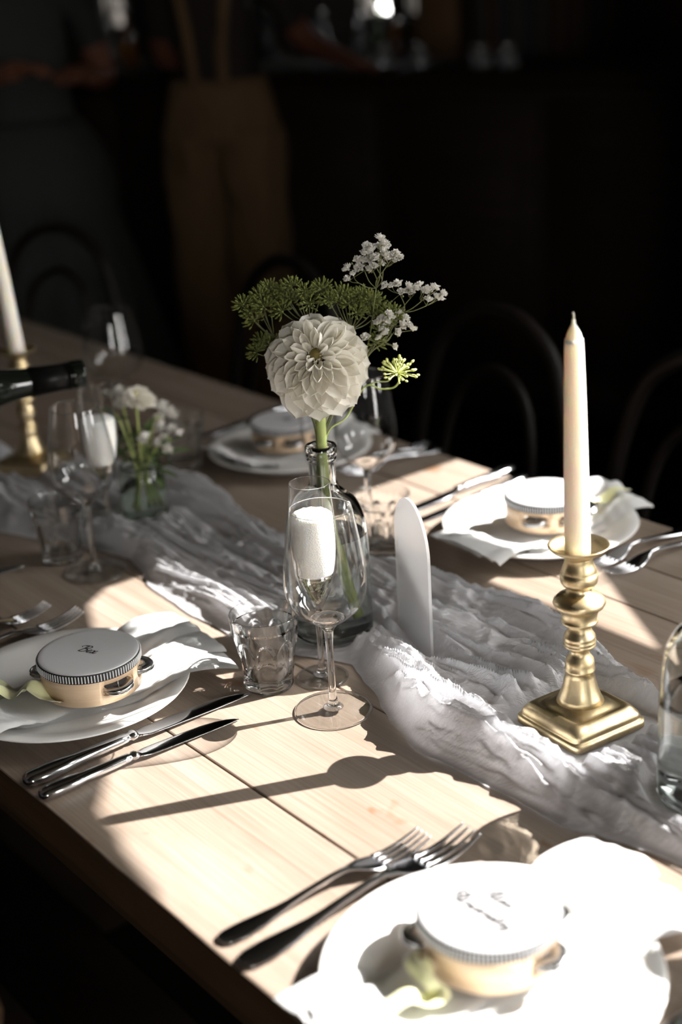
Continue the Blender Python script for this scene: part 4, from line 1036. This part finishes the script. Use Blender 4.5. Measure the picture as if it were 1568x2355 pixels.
BBC = [(62,1112),(68,1107),(74,1111),(79,1104),(83,1098),(88,1091),(75,1099),(63,1100),(56,1095),(60,1090),(66,1077),(50,1102),(52,1084),(38,1089),(70,1093),(56,1107)]
def gyp(label, pts, Y, hub, seed):
    t_ = thing('gypsophila_sprig', label, 'flower', neck, 0, 'gypsophila sprays in the bottle'); r_ = random.Random(seed)
    hubw = mm(hub, Y); main = spl([NB+Vector((.003*seed-.006,.004,0)), neck+Vector((.002*seed-.003,.005,0)), Vector((.034,Y+.006,1.060)), hubw], 7)
    bm_ = tube([p-neck for p in main], [.0008]*len(main), 6)
    ctr = pts[2::4]; cw = [hubw + (mm(c_, Y+r_.uniform(-.008,.010))-hubw)*.62 for c_ in ctr]
    for w_ in cw: tube([p-neck for p in spl([hubw, hubw+(w_-hubw)*.5+Vector((r_.gauss(0,.003),0,-.002)), w_], 4)], .0005, 5, bm_)
    for i, q in enumerate(pts):
        w_ = mm(q, Y+r_.uniform(-.009,.010)); j = min(cw, key=lambda c_: (c_-w_).length)
        tube([p-neck for p in spl([j, j+(w_-j)*.5+Vector((r_.gauss(0,.0015),0,-.0008)), w_], 3)], .00032, 4, bm_)
        d = ((w_-j).normalized()*.7+Vector((r_.gauss(0,.4),-.45+r_.gauss(0,.3),.55))).normalized()
        ob('floret', FM[i % 4], None, t_, w_-neck, d.to_track_quat('Z','Y').to_euler(), (r_.uniform(.95,1.35),)*3)
        if i % 3 == 0:
            b_ = w_+Vector((r_.gauss(0,.006), r_.gauss(0,.004), r_.gauss(0,.005)))
            tube([j-neck, b_-neck], .0003, 4, bm_); lathe([(0,-.0012),(.0011,-.0003),(.0009,.0009),(0,.0014)], 6, bm_, off=tuple(b_-neck))
    ob('stem', bm_, M['thin_stem'], t_)
gyp('white gypsophila spray, topmost of the bouquet', BBA, 1.475, (51,1138), 1)
gyp('white gypsophila spray reaching farthest right in the bouquet', BBB, 1.470, (79,1112), 2)
gyp('white gypsophila spray low on the right of the dahlia', BBC, 1.465, (56,1082), 3)

# ---- small jar of flowers at left
JB = P(-1.622,.912,ZI)
t_ = thing('flower_jar', 'small green tinted glass jar holding white flowers at left on the runner', 'vase', JB)
jo = sp2([(.026,0),(.0305,.002),(.0320,.008),(.0325,.040),(.0325,.058),(.0305,.066),(.0285,.070),(.0290,.076)], 4)
ji = sp2([(0,.006),(.022,.0055),(.0285,.010),(.0298,.040),(.0298,.057),(.0280,.066),(.0262,.070),(.0266,.076)], 4)
ob('body', lathe([(0,.002)]+jo+[(.028,.0768)]+ji[::-1], 48), glass_mat('green_tinted_jar_glass', (.90,.96,.90), 1.45), t_)
caster(t_)
o = ob('water', lathe([(max(r+.0004 if r > .01 else r,0),z-.0002) for r, z in ji if z <= .045]+[(.0298,.045),(0,.0448)], 40), M['water'], None, JB); tag(o, 'water in the small jar of flowers', 'water')
def jar_flower(name, lab, top, kind, sd):
    """top: head position relative to the jar foot"""
    t_ = thing(name, lab, 'flower', JB, 0, 'flowers in the small jar'); r_ = random.Random(sd); T_ = Vector(top)
    s0 = Vector((r_.uniform(-.015,.015), r_.uniform(-.015,.015), .014)); nk = Vector((T_.x*.22, T_.y*.22, .074))
    ob('stem', tube(spl([s0, nk, T_*.75+Vector((0,0,T_.z*.2)), T_-Vector((0,0,.004))], 6), .0017, 8), M['stem'], t_)
    if kind == 'button':
        ax_ = Vector((.10,-.25,.95)).normalized()
        flower_head(t_, T_, ax_, 46, .010, .0235, 25, 98, .005, [[PV[1][0],PV[1][1]],[PV[2][0],PV[2][1]],[PV[3][0],PV[3][1]]], sd, .55)
        e_ = bmesh.new(); bmesh.ops.create_icosphere(e_, subdivisions=2, radius=.0065); ob('eye', e_, M['bud'], t_, T_+ax_*.004)
    elif kind == 'spray':
        for k in range(9): 
            p_ = T_+Vector((r_.gauss(0,.010), r_.gauss(0,.008), r_.gauss(0,.009)))
            ob('floret', FM[k%4], None, t_, p_, (r_.uniform(-.5,.9), r_.uniform(-.6,.6), 0), (1.7,)*3)
    else:
        for k in range(13):
            a = r_.uniform(0,6.28); d = Vector((cos(a), sin(a), r_.uniform(-.1,1.0))).normalized(); L = r_.uniform(.026,.045)
            me = LEAF[k % 2]; o = ob('leaf', me, None, t_); o.matrix_local = Matrix.Translation(T_*r_.uniform(.55,1)) @ aim(d, Vector((0,0,1))).to_4x4() @ Matrix.Diagonal((L,L,L,1))
    return t_
LEAF = [petal_mesh(1, .16, .5, -.2, 31, 1.0), petal_mesh(1, .20, .6, -.35, 32, 1.0)]
for l_ in LEAF: l_.materials[0] = M['leaf']
jar_flower('button_flower', 'round white button flower, tallest bloom in the small jar', (.006,-.004,.172), 'button', 1)
jar_flower('white_spray', 'white spray bloom leaning right out of the small jar', (.046,-.010,.118), 'spray', 2)
jar_flower('white_spray', 'white spray bloom just beneath the button flower', (.034,.012,.142), 'spray', 6)
jar_flower('white_spray', 'small pale spray bloom behind the button flower at left', (-.022,.020,.165), 'spray', 7)
jar_flower('leafy_sprig', 'dark green leafy sprig leaning left in the small jar', (-.030,.008,.150), 'leaf', 3)
jar_flower('leafy_sprig', 'dark green leafy sprig in the middle of the small jar', (.012,.014,.120), 'leaf', 4)
jar_flower('leafy_sprig', 'dark green leafy sprig under the white spray in the small jar', (.036,-.004,.105), 'leaf', 5)

# ================================================================ PEOPLE
def figure_mesh(J, bones, fingers, mats, mat_of, sub=1):
    """one continuous skinned body: J name -> (pos, radius), bones list of (a, b)"""
    me = bpy.data.meshes.new('body'); names = list(J); idx = {n: i for i, n in enumerate(names)}
    V = [J[n][0] for n in names]; R = [J[n][1] for n in names]; E = [(idx[a], idx[b]) for a, b in bones]
    for base, pts, rr in fingers:
        prev = idx[base]
        for k, p_ in enumerate(pts):
            V.append(p_); R.append(rr*(1-.12*k)); E.append((prev, len(V)-1)); prev = len(V)-1
    me.from_pydata([tuple(v) for v in V], E, [])
    o = bpy.data.objects.new('tmp_body', me); C.objects.link(o)
    md = o.modifiers.new('skin', 'SKIN'); md.use_smooth_shade = True
    for i, sv in enumerate(me.skin_vertices[0].data):
        r = R[i]; sv.radius = (r, r) if not isinstance(r, tuple) else r; sv.use_root = (i == 0)
    sb = o.modifiers.new('sub', 'SUBSURF'); sb.levels = 2; sb.render_levels = 2
    dg = bpy.context.evaluated_depsgraph_get(); dg.update()
    m2 = bpy.data.meshes.new_from_object(o.evaluated_get(dg)); bpy.data.objects.remove(o)
    m2.materials.clear()
    for x in mats: m2.materials.append(x)
    for p_ in m2.polygons: p_.material_index = mat_of(p_.center); p_.use_smooth = True
    m2.name = 'body'; return m2
skin_d = mat('skin_tone', (.15,.055,.03), .5, Subsurface_Weight=.1, Subsurface_Scale=.01)
def hand(name, wrist, d, n, side, curl=.5):
    """five finger chains: d along the hand, n out of the back of the hand, side towards the thumb"""
    out = []
    for k, (o_, L) in enumerate(((.027,.068),(.009,.076),(-.009,.071),(-.026,.056))):
        b_ = wrist + d*.085 + side*o_; p = [b_]
        dd = d.copy(); 
        for q in range(3):
            ang_ = curl*(.45+.35*q); dd = (dd*cos(ang_) - n*sin(ang_)).normalized(); p.append(p[-1] + dd*L*(.45,.31,.24)[q])
        out.append((name, p, .0088))
    tb_ = wrist + d*.030 + side*.034; td = (d*.75 + side*.62 - n*.25).normalized()
    out.append((name, [tb_, tb_+td*.034, tb_+(td*.8+d*.3-n*.25).normalized()*.062], .0105)); return out
def person(label, loc, rz, cloth_up, cloth_lo, H=1.72, arms=None, skirt=None, split=1.02, sleeve=.16, hairc=(.03,.018,.01), extra=None):
    root = thing('person', label, 'person', loc, rz)
    k = H/1.72
    J = {'pelvis':(Vector((0,0,.96)),(.135,.10)), 'waist':(Vector((0,.0,1.10)),(.120,.088)), 'chest':(Vector((0,.0,1.28)),(.140,.10)), 'upper':(Vector((0,.005,1.40)),(.105,.075)), 'neck':(Vector((0,.0,1.485)),.052), 'jaw':(Vector((0,-.012,1.565)),.062), 'skull':(Vector((0,.004,1.64)),(.078,.088)), 'crown':(Vector((0,.004,1.69)),(.05,.055)), 'nose':(Vector((0,-.094,1.607)),.007)}
    bones = [('pelvis','waist'),('waist','chest'),('chest','upper'),('upper','neck'),('neck','jaw'),('jaw','skull'),('skull','crown'),('skull','nose')]
    F = []
    for s_, sd in ((-1,'left'),(1,'right')):
        A = arms[sd] if arms else (Vector((s_*.235,.01,1.14)), Vector((s_*.25,-.05,.90)))
        J['shoulder_'+sd] = (Vector((s_*.165,.0,1.405)), .056); J['elbow_'+sd] = (A[0], .040); J['wrist_'+sd] = (A[1], .027)
        d = (A[1]-A[0]).normalized(); J['palm_'+sd] = (A[1]+d*.055, (.036,.018))
        bones += [('upper','shoulder_'+sd),('shoulder_'+sd,'elbow_'+sd),('elbow_'+sd,'wrist_'+sd),('wrist_'+sd,'palm_'+sd)]
        n = Vector((s_,0,.15)) if abs(d.z) > .6 else Vector((0,0,1)); n = (n-d*n.dot(d)).normalized(); side = d.cross(n)*(1 if s_ < 0 else -1)
        F += hand('palm_'+sd, A[1], d, n, side, A[2] if len(A) > 2 else .35)
        J['hip_'+sd] = (Vector((s_*.088,0,.90)), .092); J['knee_'+sd] = (Vector((s_*.098,-.012,.50)), .060); J['calf_'+sd] = (Vector((s_*.10,.012,.34)), .056); J['ankle_'+sd] = (Vector((s_*.105,.02,.085)), .038); J['ball_'+sd] = (Vector((s_*.115,-.10,.036)), (.042,.030)); J['toe_'+sd] = (Vector((s_*.118,-.155,.028)), (.034,.022))
        bones += [('pelvis','hip_'+sd),('hip_'+sd,'knee_'+sd),('knee_'+sd,'calf_'+sd),('calf_'+sd,'ankle_'+sd),('ankle_'+sd,'ball_'+sd),('ball_'+sd,'toe_'+sd)]
    E_ = {sd: (J['elbow_'+sd][0], J['wrist_'+sd][0], J['shoulder_'+sd][0]) for sd in ('left','right')}
    def mat_of(c_):
        if c_.z > 1.475 and abs(c_.x) < .13: return 2
        if c_.z < .075: return 3
        for sd in E_:
            e_, w_, sh_ = E_[sd]
            near = min((c_-(e_+(w_-e_)*q)).length for q in (0,.25,.5,.75,1,1.25,1.5,1.8)) < .075
            if near and abs(c_.x) > .15 or near and c_.y < -.13: return 2
            f = (c_-sh_).dot((e_-sh_).normalized())
            if f > sleeve and (c_-sh_-(e_-sh_).normalized()*f).length < .07 and abs(c_.x) > .165: return 2
        return 1 if c_.z < split else 0
    shoe = mat('dark_shoe', (.015,.012,.01), .5)
    me = figure_mesh(J, bones, F, [cloth_up, cloth_lo, skin_d, shoe], mat_of)
    b_ = ob('body', me, None, root, (0,0,0), (0,0,0), (1,1,k))
    hm = mat('hair', hairc, .55)
    def hfn(a, b):
        th = a*2*pi; ph = b*pi*.62; r = .101*(1+.03*noise.noise(Vector((cos(th)*4, sin(th)*4, b*6))))
        back = 1.35 if sin(th) > -.2 else max(.62, 1.35-.95*(-.2-sin(th))/.75); ph *= back
        return Vector((.90*r*sin(ph)*cos(th), .012+1.08*r*sin(ph)*sin(th), 1.633+1.08*r*cos(ph)))
    hb = grid(36, 14, hfn, closeu=True); ob('hair', hb, hm, root, (0,0,0), (0,0,0), (1,1,k)).modifiers.new('thick','SOLIDIFY').thickness = .008
    for s_ in (-1, 1):
        e_ = bmesh.new(); bmesh.ops.create_icosphere(e_, subdivisions=2, radius=.0095); ob('eye', e_, mat('eye_white', (.25,.24,.23), .3), root, (s_*.030,-.0755,1.628*k))
        e_ = bmesh.new(); bmesh.ops.create_icosphere(e_, subdivisions=2, radius=.022, matrix=Matrix.Diagonal((.35,.75,1.25,1))); ob('ear', e_, skin_d, root, (s_*.084,.006,1.60*k))
    e_ = bmesh.new(); bmesh.ops.create_icosphere(e_, subdivisions=2, radius=.02, matrix=Matrix.Diagonal((1.0,.30,.32,1))); ob('mouth', e_, mat('lips', (.10,.03,.025), .5), root, (0,-.071,1.557*k))
    if skirt:
        def sfn(a, b):
            th = a*2*pi; z = skirt[0]*(1-b) + skirt[1]*b; rr = .128 + (skirt[2]-.128)*b**.85 + .035*sin(pi*min(1,b*4))*(b < .25)
            fold = 1 + b*(.055*sin(th*11+1.5*sin(th*2)) + .03*sin(th*19+2)); q = rr*fold
            return Vector((q*cos(th), q*sin(th)*(.78+.2*b), z))
        o = ob('skirt', grid(160, 40, sfn, closeu=True), cloth_up, root); o.modifiers.new('thick','SOLIDIFY').thickness = .003
    if extra: extra(root)
    return root
dress = mat('grey_blue_dress', (.019,.0215,.020), .9); shirt = mat('dark_brown_shirt', (.018,.011,.008), .85)
tanc = mat('tan_cotton', (.15,.09,.042), .9); bump(tanc, noi(tanc, tex(tanc, (14,14,5)), 1.0, 3), .9, .05)
blk = mat('black_cloth', (.012,.012,.013), .9)
def dung(root):
    # loose trouser legs, waistband, pocket and crossed straps of the dungarees (worn with the back to the camera)
    for s_ in (-1, 1):
        def lf(a, b, s_=s_):
            th = a*2*pi; z = .99*(1-b)+.09*b; r = .118-.022*b; c_ = Vector((s_*.082+s_*.012*b, .004+.01*b, z))
            f = 1+.05*noise.noise(Vector((cos(th)*1.5, sin(th)*1.5+s_*3, z*7)))+.035*sin(z*23+th*2+s_)
            return c_+Vector((r*1.0*f*cos(th), r*.98*f*sin(th), 0))
        o = ob('trouser_leg', grid(44, 50, lf, closeu=True), tanc, root); o.modifiers.new('thick','SOLIDIFY').thickness = .003
    def wf(a, b):
        th = a*2*pi; z = 1.14*(1-b)+.95*b
        return Vector(((.148+.050*b)*cos(th)*(1+.02*sin(th*5)), (.108+.018*b)*sin(th), z))
    o = ob('waistband', grid(56, 10, wf, closeu=True), tanc, root); o.modifiers.new('thick','SOLIDIFY').thickness = .003
    for s_ in (-1, 1):
        pp = spl([(s_*.045,.122,1.125),(s_*.05,.128,1.25),(s_*.07,.112,1.38),(s_*.085,.055,1.448),(s_*.08,-.06,1.43),(s_*.06,-.125,1.30),(s_*.06,-.125,1.13)], 8)
        bm_ = bmesh.new(); pr = None
        for p_ in pp:
            row = [bm_.verts.new(p_+Vector((x,0,0))) for x in (-.017, .017)]
            if pr: bm_.faces.new((pr[0],pr[1],row[1],row[0]))
            pr = row
        o = ob('strap', bm_, tanc, root); o.modifiers.new('thick','SOLIDIFY').thickness = .004
rz1 = radians(168)
person('person in tan dungarees and dark top leaning one arm on the bar, back turned', Vector((-.292,4.55,0)), rz1, shirt, tanc, 1.74,
    arms={'left':(Vector((-.25,-.10,1.22)), Vector((-.34,-.33,1.142)), .1), 'right':(Vector((.20,-.10,1.17)), Vector((.10,-.27,1.20)), .3)}, split=1.0, extra=dung)
person('person in a long grey-blue dress standing beyond the left end of the table', Vector((-.80,4.15,0)), radians(25), dress, dress, 1.70,
    arms={'left':(Vector((-.235,.02,1.20)), Vector((-.10,-.17,1.24)), .5), 'right':(Vector((.225,-.0,1.19)), Vector((.10,-.18,1.22)), .5)}, skirt=(1.09,.03,.40), sleeve=.12, hairc=(.05,.03,.015))
# wine bottle held over the flute by someone standing outside the frame at left
WBm = P(-1.586,.826,TZ+.239)
BD = Vector((-.915,-.40,.0)).normalized()   # from the mouth to the base
wbt = thing('sparkling_wine_bottle', 'dark bottle held level at the left edge, its mouth over a flute', 'bottle', WBm)
pr_ = [(r*1.12, z) for r, z in sp2([(.0138,.0),(.0160,.002),(.0160,.016),(.0140,.018),(.0140,.030),(.0158,.070),(.0200,.105),(.0290,.140),(.0390,.172),(.0430,.200),(.0440,.230),(.0440,.300),(.0425,.310)], 4)]
qz = BD.to_track_quat('Z','Y').to_euler()
ob('body', lathe([(0,.004),(.0095,.0)]+pr_+[(.02,.300),(0,.296)], 40), M['dark_glass'], wbt, (0,0,0), qz)
ob('foil_collar', lathe([(.0183,.0195),(.0170,.020),(.0164,.030),(.0186,.070),(.0192,.070),(.0171,.0295),(.0175,.0195)], 36, close=True), M['foil'], wbt, (0,0,0), qz)
hp = WBm + BD*.245                             # where the hand holds the body
pz = radians(-70)
pl_ = hp + Vector((-.30,-.60,0)); pl_.z = 0
inv = Matrix.Rotation(-pz, 4, 'Z')
lw = inv @ (hp + Vector((-.105,-.085,-.002)) - pl_); el = inv @ (hp + Vector((-.22,-.30,.06)) - pl_)
person('person in black standing outside the frame at left, pouring from the dark bottle', pl_, pz+pi*0, blk, blk, 1.72,
    arms={'left':(Vector((-.235,.02,1.14)), Vector((-.24,-.05,.90)), .4), 'right':(el, lw, .55)}, split=.9, sleeve=.5)
for o in list(SC.objects):
    if o.name.split('.')[0] in ('dining_table','table_runner'): receiver(o)
